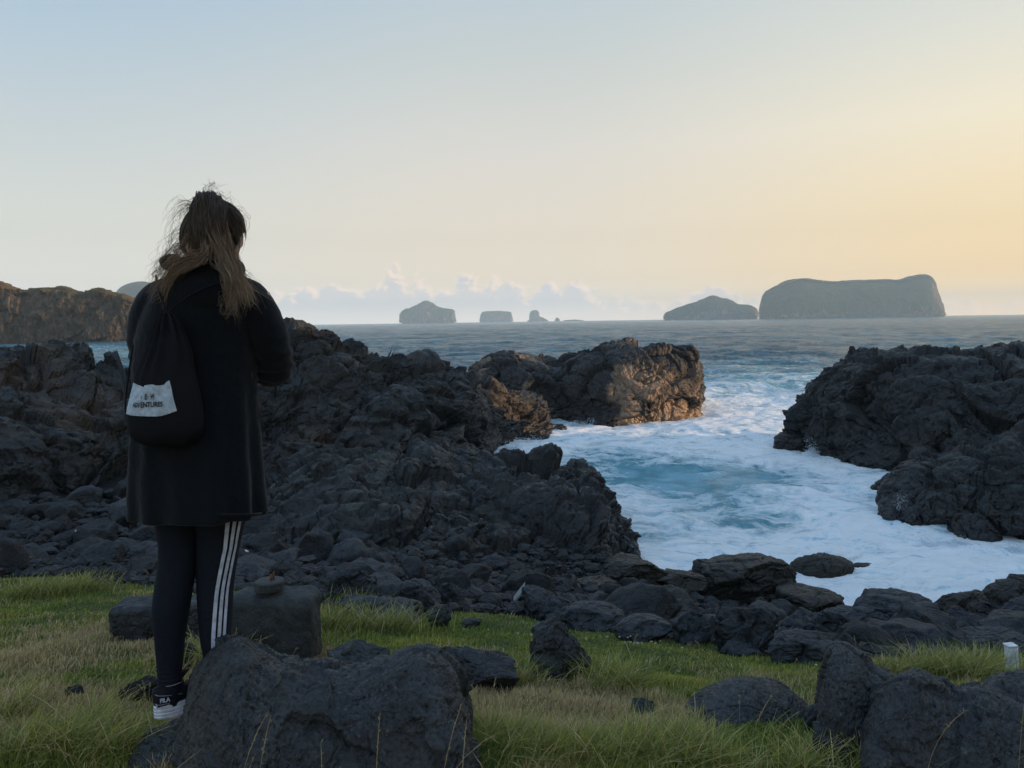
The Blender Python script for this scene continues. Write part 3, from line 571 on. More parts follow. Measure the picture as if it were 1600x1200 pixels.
boulder('boulder', 1583, 958, 1020, 110, 319, 'smooth grey boulder above the one behind the white post', M_beach, Y=7.6, cuts=5, lump=.1)
boulder('boulder', 1598, 932, 985, 90, 320, 'pale smooth boulder at the right edge, topmost of the pale ones', M_beach, Y=9.0, cuts=5, lump=.1)
boulder('boulder', 1492, 946, 990, 56, 321, 'pointed grey stone below the dark water-side boulder', M_beach, Y=9.2, taper=.4)
boulder('boulder', 1495, 918, 972, 88, 322, 'dark angular boulder by the water, left of the two on the right edge', M_wet, Y=11.6, cuts=11)
boulder('boulder', 1540, 938, 972, 56, 323, 'dark stone between the angular water-side boulder and the right edge', M_wet, Y=10.5)
boulder('boulder', 1580, 905, 958, 84, 324, 'big dark round boulder by the water at the right edge', M_wet, Y=12.2)
boulder('boulder', 1592, 898, 930, 46, 325, 'brown boulder top at the right edge, farthest of the beach', M_wet, Y=12.9)
boulder('boulder', 1372, 920, 960, 90, 326, 'brown wet boulder touching the foam in the middle of the beach', M_wet, Y=12.0)
boulder('boulder', 1442, 945, 968, 46, 327, 'small wet stone at the waterline left of the gap of foam', M_wet, Y=12.6)
boulder('boulder', 1195, 935, 985, 70, 328, 'dark block behind the large cleft boulder', M_beach, Y=9.2)
boulder('boulder', 1262, 918, 965, 120, 329, 'weed-brown wet boulder below the round islet', M_wet, Y=12.4)
boulder('boulder', 1300, 952, 985, 60, 330, 'mid-grey boulder in the heap behind the rounded dark one', M_beach, Y=9.6)
boulder('shore_rock', 1158, 868, 960, 180, 341, 'humped black rock with weed rising at the water edge', M_wet, Y=13.2, sub=6, cuts=9, depth=.7, cat='rock')
boulder('shore_rock', 1090, 886, 915, 80, 342, 'low flat weed-covered rock jutting left from the humped rock', M_wet, Y=14.0, sub=5, cat='rock')
boulder('shore_rock', 1062, 905, 968, 86, 343, 'ridged wet rock left of the humped black one', M_wet, Y=12.8, sub=6, cuts=12, cat='rock')
boulder('shore_rock', 985, 888, 965, 120, 344, 'shiny wet rock at the foot of the lava shelf', M_wet, Y=12.4, sub=6, cuts=12, cat='rock')
boulder('shore_rock', 925, 915, 965, 90, 345, 'dark wet rock left of the shiny one at the shelf foot', M_wet, Y=11.6, sub=5, cuts=12, cat='rock')
boulder('islet', 1283, 865, 917, 106, 351, 'round weed-capped islet surrounded by foam near the beach', M_wet, Y=14.6, sub=6, cuts=7, depth=.7, cat='islet', lump=.12)
boulder('islet', 1340, 880, 905, 92, 352, 'low pointed spur of rock right of the round weed-capped islet', M_wet, Y=14.9, sub=5, depth=.4, cat='islet')
boulder('islet', 1392, 742, 776, 68, 353, 'small two-knobbed rock at the foot of the high headland', M_wet, Y=22.0, sub=5, cat='islet')
boulder('islet', 1437, 844, 863, 46, 354, 'tiny dark rock awash in front of the near buttress', M_wet, Y=17.2, sub=4, cat='islet')
boulder('islet', 1232, 680, 714, 40, 355, 'low dark toe of rock at the left foot of the headland', M_wet, Y=30.0, sub=5, cat='islet')
boulder('islet', 912, 655, 668, 34, 356, 'tiny rock awash at the left foot of the sunlit bluff', M_wet, Y=36.5, sub=4, cat='islet')
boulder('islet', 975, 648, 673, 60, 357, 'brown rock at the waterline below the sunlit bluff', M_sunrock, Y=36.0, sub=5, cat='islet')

# scattered stones: a dozen shapes, every stone an object of its own
protos = [mesh_np('stone', rock_shape(400 + i, 4, cuts=[9, 14, 18][i % 3], cut_lo=.42, cut_hi=.82, lump=.13)[0] , [ico(4)[1]]) for i in range(14)]
for i, pm in enumerate(protos): pm.materials.append(M_scree if i % 2 else M_beach)
rs = np.random.RandomState(77)
SCAT = []
def project(X):
    v = np.asarray(X) - CAM; return W / 2 + F * (v @ RIGHT) / (v @ fwd), H / 2 - F * (v @ UP) / (v @ fwd)
SKY_BEACH = ([880, 1000, 1060, 1100, 1160, 1225, 1250, 1300, 1340, 1360, 1410, 1440, 1455, 1500, 1540, 1550, 1600, 1800], [930, 905, 885, 905, 890, 925, 940, 935, 948, 945, 948, 960, 955, 935, 938, 930, 920, 900])
def scatter(n, xr, yr, size, label, group, cat='stone', name='stone', accept=None, zlow=None, zfix=0.0):
    done = []; tries = 0
    while len(done) < n and tries < n * 40:
        tries += 1
        y = rs.uniform(*yr); x = rs.uniform(xr[0], xr[1]) * (y if xr[2] else 1)
        s = size[0] + (size[1] - size[0]) * rs.rand() ** 2.2
        if accept and not accept(x, y, s): continue
        if any((x - a) ** 2 + (y - b) ** 2 < (.62 * (s + c)) ** 2 for a, b, c in done): continue
        done.append((x, y, s)); z = float(ground_z(x, y)[0])
        if z < -.35: done.pop(); continue
        if xr[0] >= -.01:
            qx, qy = project((x, y, z + s * .75))
            if qy < np.interp(qx, *SKY_BEACH): done.pop(); continue
        o = link(name, protos[rs.randint(len(protos))], None, loc=(x, y, z + s * .12 + zfix * s)); o.scale = (s, s * rs.uniform(.7, 1.1), s * rs.uniform(.55, .95))
        o.rotation_euler = (rs.uniform(-.4, .4), rs.uniform(-.4, .4), rs.uniform(0, 6.28)); tag(o, label, cat, group); SCAT.append((o, s, size))
scatter(112, (-.78, .03, True), (6.8, 13.5), (.10, .46), 'dark angular stone in the jumble between the turf and the lava shelf', 'stones in the jumble beyond the turf', accept=lambda x, y, s: y > turf_edge(x) + .25 + s * .3)
scatter(56, (-.78, -.30, True), (10.8, 16.5), (.24, .70), 'dark stone in the rubble under the left end of the ridge', 'rubble under the ridge', accept=lambda x, y, s: y > turf_edge(x) + .25)
scatter(128, (-.005, .80, True), (4.6, 13.0), (.13, .50), 'dark stone filling the gaps of the boulder beach', 'stones of the boulder beach', accept=lambda x, y, s: y > turf_edge(x) + .2 + s * .5 and y < 13.7 - .3 * max(0, 0))
MARKS = [('the long coat', 310, 760), ('the striped leg', 372, 850), ('the bare knee gap', 305, 880), ('the left frame edge', 0, 860), ('the bottle', 122, 829), ('the rectangular block', 200, 935), ('the concrete block', 430, 905), ('the pyramid-shaped boulder', 545, 890), ('the squarish dark block', 655, 905),
    ('the small pale stone', 686, 944), ('the metal sheet', 806, 935), ('the wedge-shaped stone', 877, 966), ('the low dome boulder', 1003, 965), ('the egg-shaped boulder', 1080, 955), ('the large cleft boulder', 1163, 942), ('the humped black rock', 1158, 880), ('the weed-capped islet', 1283, 900), ('the brown wet boulder', 1372, 925),
    ('the black upright boulder', 1320, 1003), ('the white post', 1580, 1010), ('the gap of foam', 1448, 955), ('the right frame edge', 1600, 960), ('the shiny wet rock', 985, 900), ('the lava shelf top', 600, 700), ('the ridge foot', 100, 720)]
MARKS = [m for m in MARKS if 'knee' not in m[0]]
_used = {}
def label_scatter():
    for (o, s, size) in sorted(SCAT, key=lambda t: -t[1]):
        qx, qy = project(np.array(o.location)); t = (s - size[0]) / (size[1] - size[0]); sz = 'tiny' if t < .04 else 'small' if t < .15 else 'middling' if t < .4 else 'large'
        sh = 'flat' if o.scale[2] / o.scale[0] < .68 else 'blunt' if o.scale[2] / o.scale[0] < .82 else 'tall'
        best = sorted(MARKS, key=lambda m: (m[1] - qx) ** 2 + ((m[2] - qy) * 1.6) ** 2)
        for m in best[:7]:
            dx, dy = qx - m[1], qy - m[2]; side = ('right' if dx > 0 else 'left') if abs(dx) > abs(dy) * .9 else ('below' if dy > 0 else 'above')
            r = math.hypot(dx, dy); near_ = 'touching close' if r < 22 else 'just' if r < 55 else 'some way' if r < 120 else 'far'
            ph = {'right': near_ + ' to the right of ', 'left': near_ + ' to the left of ', 'below': near_ + ' below ', 'above': near_ + ' above '}[side]
            lab = sz + ' ' + sh + (' narrow' if o.scale[1] / o.scale[0] < .82 else ' broad' if o.scale[1] / o.scale[0] > .98 else ' dark') + ' stone ' + ph + m[0]
            if lab not in _used: break
        _used[lab] = 1; o['label'] = lab
label_scatter()
# small shingle between the stones: past counting
def shingle(n=9000):
    r_ = np.random.RandomState(9); U, Fc = ico(1); n0 = len(U); y = r_.uniform(5, 16.5, n * 3); x = r_.uniform(-.8, .82, n * 3) * y; k = (y > turf_edge(x) + .05) & (ground_z(x, y) > -.05); x, y = x[k][:n], y[k][:n]; z = ground_z(x, y); m = len(x)
    s = (.03 + .11 * r_.rand(m) ** 3) * (.7 + .04 * y); sc = np.stack([s, s * r_.uniform(.6, 1, m), s * r_.uniform(.4, .8, m)], -1); a = r_.uniform(0, 6.28, m)
    V = (U[None] * (1 + .28 * r_.uniform(-1, 1, (m, n0, 1)))) * sc[:, None]; X = V[..., 0] * np.cos(a)[:, None] - V[..., 1] * np.sin(a)[:, None]; Yv = V[..., 0] * np.sin(a)[:, None] + V[..., 1] * np.cos(a)[:, None]
    V = np.stack([X + x[:, None], Yv + y[:, None], V[..., 2] + (z + s * .25)[:, None]], -1).reshape(-1, 3); Ff = (Fc[None] + (np.arange(m) * n0)[:, None, None]).reshape(-1, 3)
    tag(link('shingle', mesh_np('shingle', V, [Ff], False), M_scree), 'loose dark shingle and broken lava between the boulders', 'shingle', kind='stuff')
shingle()
# behind the camera's right: the hill that keeps this side of the cove in shade
hx = np.linspace(-34, 31, 90); hy = np.linspace(0, 1, 60); HX, HY = np.meshgrid(hx, hy, indexing='ij')
xx_ = 17 + HY * 40 + 0.22 * (HX + 10) * (HX > 12); top = (9.7 + 3.9 * smooth(24, 12, HX)) * smooth(30.8, 28.5, HX) * smooth(-34, -26, HX); prof_ = np.sin(np.clip(HY * 1.25, 0, 1) * math.pi) ** .4
zz = 2.2 + (top - 1) * prof_ - 4.5 * (1 - prof_)
Vh = np.stack([xx_, HX, zz], -1).reshape(-1, 3); Vh[:, 2] += 1.1 * fbm(Vh * .22, 5, .55, 303) * prof_.ravel()
tag(link('hill', mesh_np('hill', Vh, [grid_faces(90, 60)[:, ::-1]]), M_cliff), kind='structure')
# ---------------------------------------------------------------- sea
nr, ncn = 1150, 560
yr = np.concatenate([np.linspace(9.5, 13, 40), np.geomspace(13, 4950, nr - 39)[1:]]); nr = len(yr)
ut = np.linspace(-1, 1, ncn); uu = 1.55 * np.sign(ut) * (0.55 * np.abs(ut) + .45 * np.abs(ut) ** 3)
YY, UU = np.meshgrid(yr, uu, indexing='ij'); XX = YY * UU; Pw = np.stack([XX.ravel(), YY.ravel(), 0 * XX.ravel()], -1)
cell = np.repeat(yr * 0.0055, ncn) * 1.0
def att(wl): return smooth(1.6, 4.0, wl / cell)
ca, sa = math.cos(.22), math.sin(.22); Q = np.stack([Pw[:, 0] * ca + Pw[:, 1] * sa, -Pw[:, 0] * sa + Pw[:, 1] * ca, Pw[:, 2]], -1)
d = Pw[:, 1]
def sw(wl, s, st=2.2): return fbm(Q / wl * np.array([1 / st, 1, 1]), 2, .5, s, ridged=True)
z = .85 * att(22) * (sw(22, 501) - .15) * smooth(24, 60, d) + .42 * att(8) * (sw(8, 503) - .2) * smooth(20, 45, d) + .15 * att(3) * sw(3, 505, 1.8) + .045 * att(1.0) * sw(1.0, 507, 1.4)
z += .22 * att(4) * fbm(Pw / 4.0, 3, .55, 511) + .11 * att(1.4) * fbm(Pw / 1.4, 4, .6, 513)
z *= .55 + .45 * smooth(11, 17, d)
# foam: solid in the cove, thinning seaward; always thick against the rocks
X_, Y_ = Pw[:, 0], Pw[:, 1]; pxw = 800 + F * X_ / Y_
cx = np.interp(Y_, [10, 14, 18, 24, 31, 37, 45, 60, 90], [5.5, 5.5, 5, 5, 6, 9, 13, 18, 26]); wd = np.interp(Y_, [10, 18, 24, 31, 37, 45, 60, 90], [9, 8, 8, 9, 10, 11, 12, 12])
lane = np.exp(-((X_ - cx) / wd) ** 4)
foam = lane * np.interp(Y_, [10, 20, 26, 34, 42, 52, 68, 90, 130], [1.0, .94, .80, .86, .76, .60, .34, .13, 0.0])
foam += .5 * np.exp(-((X_ - 9) / 8) ** 2 - ((Y_ - 40) / 9) ** 2) * .5
def near(px, Y, r, a):
    b = B(px, Y, 0); return a * np.exp(-((X_ - b[0]) ** 2 + (Y_ - b[1]) ** 2) / r ** 2)
for a in [(1260, 28.5, 2.0, .6), (1320, 26.6, 1.8, .5), (1390, 23, 1.6, .4), (1450, 17.3, 1.6, .5), (1530, 16.6, 1.8, .5), (900, 34, 2.2, .5), (1000, 36, 2.0, .4), (1098, 40, 2.0, .5), (820, 31, 1.6, .7), (960, 16, 1.4, .4), (1120, 15, 2, .3), (1450, 13.5, 2.5, .4)]: foam += near(*a)
for a in [(1080, 23.5, 1.9, .62), (1180, 24.5, 1.7, .5), (1010, 25, 1.4, .45), (1110, 20, 1.5, .3), (1200, 19, 1.4, .25), (960, 28, 1.5, .35), (1030, 17, 1.3, .3)]: foam -= near(*a)
foam += .35 * np.exp(-((Y_ - 170) / 60) ** 2) * smooth(-.35, -.5, X_ / Y_)
foam = np.clip(foam + .34 * lane * fbm(Pw / np.array([5.0, 3.4, 1]), 3, .5, 523), 0, 1.15)
fl = att(.9) * np.clip(foam, 0, 1)
z += fl * (.10 * fbm(Pw * np.array([1, 1.4, 1]) / .9, 4, .6, 531, ridged=True)) + np.clip(foam, 0, 1) * .05
milky = np.clip(lane * np.interp(Y_, [10, 30, 50, 75, 100], [1, 1, .8, .25, 0]) + .3 * np.exp(-((Y_ - 170) / 60) ** 2) * smooth(-.35, -.5, X_ / Y_), 0, 1)
Vs = Pw.copy(); Vs[:, 2] = z; Vs[:, 1] -= .25 * np.abs(z) * 0
tag(link('sea', mesh_np('sea', Vs, [grid_faces(nr, ncn)[:, ::-1]], True, {'foam': foam, 'milky': milky}), M_sea), kind='structure')
# spray thrown up where the swell meets rock
def spray(px, Y, w, h, n, seed, label, lean=.3, size=.02):
    n = n * 4; size = size * .62; h = h * 1.15
    r_ = np.random.RandomState(seed); c = B(px, Y, 0.05); U, Fc = ico(1); n0 = len(U); Vv = []; Ff = []
    jets = [(r_.uniform(-w, w) * .5, r_.uniform(.3, 1) * h, r_.uniform(-.25, .6)) for _ in range(16)]
    for k in range(n):
        jx, jh, jl = jets[r_.randint(len(jets))]; t = r_.rand() ** 1.6; z = jh * t; s = size * r_.uniform(.35, 1.4) * (1.35 - t)
        spread = .04 + .22 * t; p = np.array([jx + jl * z * lean * 2 + r_.normal() * spread * w * .35, r_.normal() * w * .12, z])
        Vv.append(U * np.array([s, s, s * r_.uniform(1, 2.6)]) + p); Ff.append(Fc + k * n0)
    # the boiling foot
    U2, F2 = ico(4); q = U2 * np.array([w * .75, w * .30, h * .34]); q = q * (1 + .45 * fbm(U2 * 3 + seed, 4, .6, seed))[:, None]; Vv.append(q); Ff.append(F2 + n * n0)
    o = link('sea_spray', mesh_np('sea_spray', np.concatenate(Vv), [np.concatenate(Ff)]), M_spray, loc=c); tag(o, label, 'spray', kind='stuff')
spray(1290, 27.6, 1.25, .75, 900, 1, 'white burst of spray at the foot of the high headland')
spray(912, 35.8, 1.3, .55, 500, 2, 'spray at the left foot of the sunlit bluff', size=.03)
spray(1095, 40.0, 1.4, .6, 400, 3, 'spray at the right foot of the sunlit bluff', size=.03)
spray(820, 30.2, .9, .55, 400, 4, 'white splash behind the lava shelf at the ridge foot', size=.03)
spray(796, 29.4, .6, .5, 260, 5, 'second white splash in the notch behind the lava shelf', size=.03)
spray(1412, 18.6, .45, .75, 420, 6, 'thin white runnels of water on the left of the buttress', lean=.1, size=.012)
spray(1490, 16.7, 1.1, .26, 400, 7, 'foam breaking at the foot of the near buttress', size=.016)
spray(1575, 16.2, 1.0, .2, 300, 8, 'foam breaking at the right edge under the buttress', size=.016)
spray(1238, 13.9, .35, .16, 160, 9, 'small splash between the humped rock and the round islet', size=.012)
# ---------------------------------------------------------------- far land: extruded relief of real depth
FLAT = [(-.5, -.02), (-.492, .45), (-.478, .86), (-.45, .985), (-.3, 1.01), (.0, 1.0), (.4, .9), (.5, -.02)]
def land(name, outline, Yd, depth, base_py, mat, label, cat, nu=300, nv=120, amp=8.0, size=60.0, seed=0, topw=.55, steep=.16, kind=None):
    """outline: (px, py) along the skyline at distance Yd"""
    o_ = np.array(outline, float); pts = []
    for px, py in o_:
        c = P(px, py, Yd); c[2] = max(c[2], .5); dx = c[0] / c[1]; hh = c[2]
        row = []
        for (fy, fz) in FLAT if topw > .9 else [(-.5, -.02), (-.5 + steep * .3, .45), (-.5 + steep, .80), (-.5 + steep + (1 - topw) * .3, .93), (-.12, 1.0), (.15, .98), (.38, .7), (.5, -.02)]:
            y = fy * depth + (.44 * depth if topw > .9 else 0); row.append(np.array([c[0] + dx * y, c[1] + y, hh * fz if fz > 0 else -1.0]))
        pts.append(row)
    X = catmull(catmull(np.array(pts), nu, 0), nv, 1); N = grid_normals(X); Pf = X.reshape(-1, 3); Nf = N.reshape(-1, 3)
    q = Pf / size; d = .5 * fbm(q, 4, .55, seed) + .30 * fbm(q * np.array([2.2, 2.2, .9]), 4, .6, seed + 4, ridged=True) + .16 * fbm(q * 6, 3, .6, seed + 6, ridged=True); f1, f2, blk, _ = worley(q * 1.7 * np.array([1, 1, .6]), seed + 8); d += .35 * blk
    w = smooth(0, .12, np.linspace(0, 1, nv))[None] * np.ones((nu, 1)); V = Pf + Nf * (d * amp)[:, None] * np.array([1, 1, .45]); base = V.mean(0) * np.array([1, 1, 0])
    ob = link(name, mesh_np(name, V - base, [grid_faces(nu, nv)]), mat, loc=base); tag(ob, label, cat, kind=kind); return ob
land('sea_cliff', [(-160, 440), (-60, 445), (-30, 440), (0, 443), (20, 450), (30, 456), (60, 453), (95, 452), (125, 457), (150, 453), (180, 459), (198, 464), (206, 475), (212, 500), (216, 530)], 235, 90, 540, M_cliff,
     'long brown sea cliff with grassy top at the left edge, sunlit', 'cliff', nu=620, nv=200, amp=3.4, size=9, seed=601, topw=1.0)
land('far_hill', [(150, 505), (178, 480), (186, 458), (200, 448), (225, 444), (262, 452), (300, 470), (340, 495), (360, 508)], 2300, 900, 505, M_island, 'hazy blue-green hill rising behind the left cliff', 'hill', seed=611, amp=12, size=150)
land('island', [(629, 504), (631, 489), (640, 484), (652, 478), (664, 472), (672, 475), (684, 481), (698, 484), (706, 487), (709, 503)], 3600, 220, 503, M_island, 'small peaked rocky island with steep sides, farthest left', 'island', seed=621, amp=26, size=60, steep=.1)
land('island', [(751, 502.5), (753, 489.5), (759, 487.5), (775, 487), (794, 487.5), (797, 490), (800, 502)], 4600, 230, 502, M_island, 'flat-topped hazy island like a table, second from the left', 'island', seed=631, amp=16, size=80, steep=.1)
land('sea_stack', [(824, 501.5), (828, 499), (829, 488), (837, 485), (841, 488), (843, 494), (851, 498), (856, 501)], 4600, 110, 501, M_island, 'narrow hazy sea stack with a sloping foot right of the table island', 'sea stack', nu=80, nv=40, seed=641, amp=8, size=50, steep=.1)
land('skerry', [(867, 501.2), (869, 497), (872, 496.5), (875, 501)], 4600, 60, 501, M_island, 'tiny hazy skerry right of the narrow sea stack', 'skerry', nu=40, nv=24, seed=642, amp=3, size=30, steep=.1)
land('skerry', [(880, 501), (886, 500), (900, 499.4), (912, 500.6)], 4600, 60, 501, M_island, 'very low line of rocks, rightmost of the hazy skerries', 'skerry', nu=40, nv=24, seed=643, amp=2, size=30, steep=.1)
land('island', [(1041, 498.5), (1043, 489), (1056, 484), (1078, 476), (1098, 469), (1112, 464), (1122, 466), (1140, 470), (1152, 477), (1168, 477), (1178, 482), (1181, 488), (1182, 496.5)], 2700, 330, 497, M_island, 'hump-backed green island left of the largest one', 'island', nu=220, nv=90, seed=651, amp=15, size=70, steep=.12)
land('island', [(1190, 496.5), (1192, 470), (1196, 459), (1206, 452), (1226, 443), (1246, 438), (1262, 437.5), (1285, 441), (1310, 441.5), (1350, 440), (1385, 438.5), (1404, 439.5), (1422, 434), (1440, 431.5), (1450, 433), (1456, 438), (1462, 452), (1468, 470), (1474, 493)], 2300, 520, 495, M_island, 'largest island, long and flat-topped with cliffs at both ends', 'island', nu=320, nv=120, seed=661, amp=13, size=110, steep=.26)
# mast on the left cliff
m_ = empty('mast', P(4, 458, 200)); tag(m_, 'thin reddish mast on top of the left cliff', 'mast')
def tube(name, pts, radii, mat, parent=None, seg=8, attrs=None):
    pts = np.array(pts, float); n = len(pts); radii = np.broadcast_to(radii, n); t = np.gradient(pts, axis=0); t /= np.linalg.norm(t, axis=1, keepdims=True) + 1e-9
    ref = np.array([0, 0, 1.0]) if abs(t[0, 2]) < .8 else np.array([1.0, 0, 0]); a = np.cross(t, ref); a /= np.linalg.norm(a, axis=1, keepdims=True) + 1e-9; b = np.cross(t, a)
    th = np.linspace(0, 2 * np.pi, seg, endpoint=False); V = pts[None] + radii[None, :, None] * (np.cos(th)[:, None, None] * a[None] + np.sin(th)[:, None, None] * b[None])
    V = V.reshape(-1, 3); f = grid_faces(seg, n, True); V = np.vstack([V, pts[0], pts[-1]]); k = seg * n
    c0 = np.array([[k, ((i + 1) % seg) * n, i * n] for i in range(seg)]); c1 = np.array([[k + 1, i * n + n - 1, ((i + 1) % seg) * n + n - 1] for i in range(seg)])
    me = mesh_np(name, V, [f, c0, c1]); return link(name, me, mat, parent) if name else me
tube('pole', [(0, 0, -1), (0, 0, 2.9)], .09, M_rust, m_); tube('crossbar', [(-.5, 0, 2.5), (.5, 0, 2.5)], .05, M_rust, m_)
# ---------------------------------------------------------------- grass: real blades, one mass
rg = np.random.RandomState(11)
def blades(n, xy, hgt, wid, tint, lean, name, label, zoff=0.0, seg=3):
    x, y = xy; z = ground_z(x, y) + zoff; m = len(x); th = rg.uniform(0, 2 * np.pi, m)
    wx = np.cos(th) * wid * .5; wy = np.sin(th) * wid * .5
    la = rg.normal(0, 1, m) * 1.5 + .3; dirx = np.cos(la); diry = np.sin(la); ln = lean * hgt
    V = []
    for k in range(seg):
        t = k / seg; s = 1 - .55 * t; off = ln * t ** 1.8
        bx = x + dirx * off; by = y + diry * off; bz = z + hgt * t * (1 - .22 * lean * t)
        V.append(np.stack([bx - wx * s, by - wy * s, bz], -1)); V.append(np.stack([bx + wx * s, by + wy * s, bz], -1))
    V.append(np.stack([x + dirx * ln, y + diry * ln, z + hgt * (1 - .22 * lean)], -1))
    V = np.stack(V, 1); k = 2 * seg + 1; base = (np.arange(m) * k)[:, None]
    q = np.concatenate([base + np.array([[2 * j, 2 * j + 1, 2 * j + 3, 2 * j + 2]]) for j in range(seg - 1)]); t3 = base + np.array([[2 * seg - 2, 2 * seg - 1, 2 * seg]])
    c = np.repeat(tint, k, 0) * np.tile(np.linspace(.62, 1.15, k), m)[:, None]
    o = link(name, mesh_np(name, V.reshape(-1, 3), [q, t3], True, {'tint': c}), M_blade); tag(o, label, 'grass', kind='stuff'); return o
def fieldpos(n, ymin, ymax, pw):
    t = rg.rand(n); e = 1 - pw; y = (ymin ** e + t * (ymax ** e - ymin ** e)) ** (1 / e); x = rg.uniform(-.84, .84, n) * y * 1.0 + rg.uniform(-.3, .3, n); return x, y
def patch(x, y, s, seed, o=3): return fbm(np.stack([x / s, y / s, 0 * x], -1), o, .55, seed)
x, y = fieldpos(485000, 1.7, 9.0, 1.75)
keep = y < turf_edge(x) + .18 * rg.randn(len(x)) * .8 + .35 * patch(x, y, .7, 3); x, y = x[keep], y[keep]
dry = patch(x, y, .8, 21) * 1.3 + patch(x, y, .22, 22) * .5
# drier straw patches: low left, left of the dome boulder, round the concrete block
def blob(x, y, px, py, rx, ry, a):
    c = ground_hit(px, py); return a * np.exp(-((x - c[0]) / rx) ** 2 - ((y - c[1]) / ry) ** 2)
for (px, py, rx, ry, a) in [(80, 1100, .6, .45, .55), (250, 1010, .7, .6, .35), (820, 1120, .5, .5, .75), (430, 1035, .45, .35, .8), (760, 1070, .25, .3, .5), (960, 1130, .35, .3, .6), (60, 1020, .8, .5, .25), (1420, 1045, .5, .5, .25), (520, 945, .4, .5, .4)]: dry = dry + blob(x, y, px, py, rx, ry, a * 1.7)
for (px, py, rx, ry, a) in [(100, 925, 1.2, .8, .5), (700, 975, .9, .9, .35), (1100, 1000, 1.2, 1.0, .45), (600, 1000, .6, .5, .4), (760, 1180, .5, .25, .5), (1000, 1180, .6, .25, .6), (950, 1060, .35, .3, .5), (30, 1180, .5, .25, .4)]: dry = dry - blob(x, y, px, py, rx, ry, a)
isdry = (dry + rg.normal(0, .28, len(x))) > .40
tuft = np.clip(patch(x, y, .35, 31) * 1.8 + .35, 0, 1.5)
for (px, py, rx, ry, a) in [(100, 925, .9, .4, .8), (580, 990, .7, .5, .7), (960, 1075, .35, .25, .8), (1450, 1045, .7, .4, 1.1), (1000, 1190, 1.0, .22, 1.3), (750, 1190, .4, .22, 1.0), (60, 1190, .6, .2, 1.0), (1080, 1000, 1.5, .8, -.5), (1170, 1140, .42, .40, -1.4), (225, 1120, .22, .30, -1.6), (300, 1150, .2, .2, -1.0), (420, 1030, .4, .3, -.5)]: tuft = np.clip(tuft + blob(x, y, px, py, rx, ry, a), .05, 2.2)
hg = (.015 + .034 * tuft) * rg.uniform(.55, 1.35, len(x)); hg = np.where(isdry, hg * 1.25 + .012, hg); hg *= np.clip(1.18 - .055 * y, .65, 1.1)
wd_ = (.0017 + .00085 * y) * rg.uniform(.7, 1.3, len(x))
g1 = np.array([.23, .285, .06]); g2 = np.array([.46, .43, .10]); g3 = np.array([.115, .17, .045]); d1 = np.array([.66, .52, .28]); d2 = np.array([.40, .31, .16])
u = np.clip(patch(x, y, .5, 41) * 1.2 + .5 + rg.normal(0, .22, len(x)), 0, 1)[:, None]
tin = np.where(u < .5, g3 + (g1 - g3) * u * 2, g1 + (g2 - g1) * (u * 2 - 1)); v = rg.rand(len(x))[:, None]; tin = np.where(isdry[:, None], d2 + (d1 - d2) * v ** 1.6, tin)
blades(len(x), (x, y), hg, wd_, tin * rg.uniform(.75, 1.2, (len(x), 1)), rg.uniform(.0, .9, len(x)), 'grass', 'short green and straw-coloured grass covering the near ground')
# longer tufts close to the lens and against the stones
cl = [(1000, 1215, 26), (1060, 1212, 26), (1110, 1226, 12), (940, 1218, 16), (760, 1190, 22), (800, 1200, 18), (850, 1215, 18), (700, 1215, 10), (40, 1190, 24), (110, 1200, 22), (180, 1190, 18), (150, 1150, 14), (20, 1130, 12), (1250, 1225, 14), (1580, 1222, 16), (1350, 1228, 12),
      (575, 985, 12), (620, 990, 12), (520, 985, 12), (560, 960, 9), (950, 1075, 16), (975, 1085, 14), (815, 1080, 10), (1440, 1060, 20), (1480, 1060, 20), (1530, 1065, 20), (1560, 1055, 14), (80, 930, 14), (130, 925, 14), (40, 935, 10), (330, 1040, 14), (1010, 1190, 20)]
tx, ty, th_, td = [], [], [], []
for (px, py, k) in cl:
    c = ground_hit(px, min(py, 1195)); 
    if py > 1195: c = G(px, py, 3.52)
    m = k * 26; r = .035 + .02 * c[1]; a = rg.rand(m) * 6.28; q = np.abs(rg.randn(m)) * r; tx.append(c[0] + np.cos(a) * q); ty.append(c[1] + np.sin(a) * q * .8); th_.append(np.full(m, .095 + .012 * min(c[1], 5)) * rg.uniform(.5, 1.5, m)); td.append(rg.rand(m) < .16)
tx, ty, th_, td = map(np.concatenate, (tx, ty, th_, td)); uu_ = rg.rand(len(tx))[:, None]
tt = np.where(td[:, None], d2 + (d1 - d2) * uu_, g3 + (g2 * .9 - g3) * uu_)
blades(len(tx), (tx, ty), th_, (.0018 + .0007 * ty) * rg.uniform(.7, 1.3, len(tx)), tt, rg.uniform(.3, 1.3, len(tx)), 'long_grass', 'long green grass tufts round the stones and along the lower edge', seg=4)
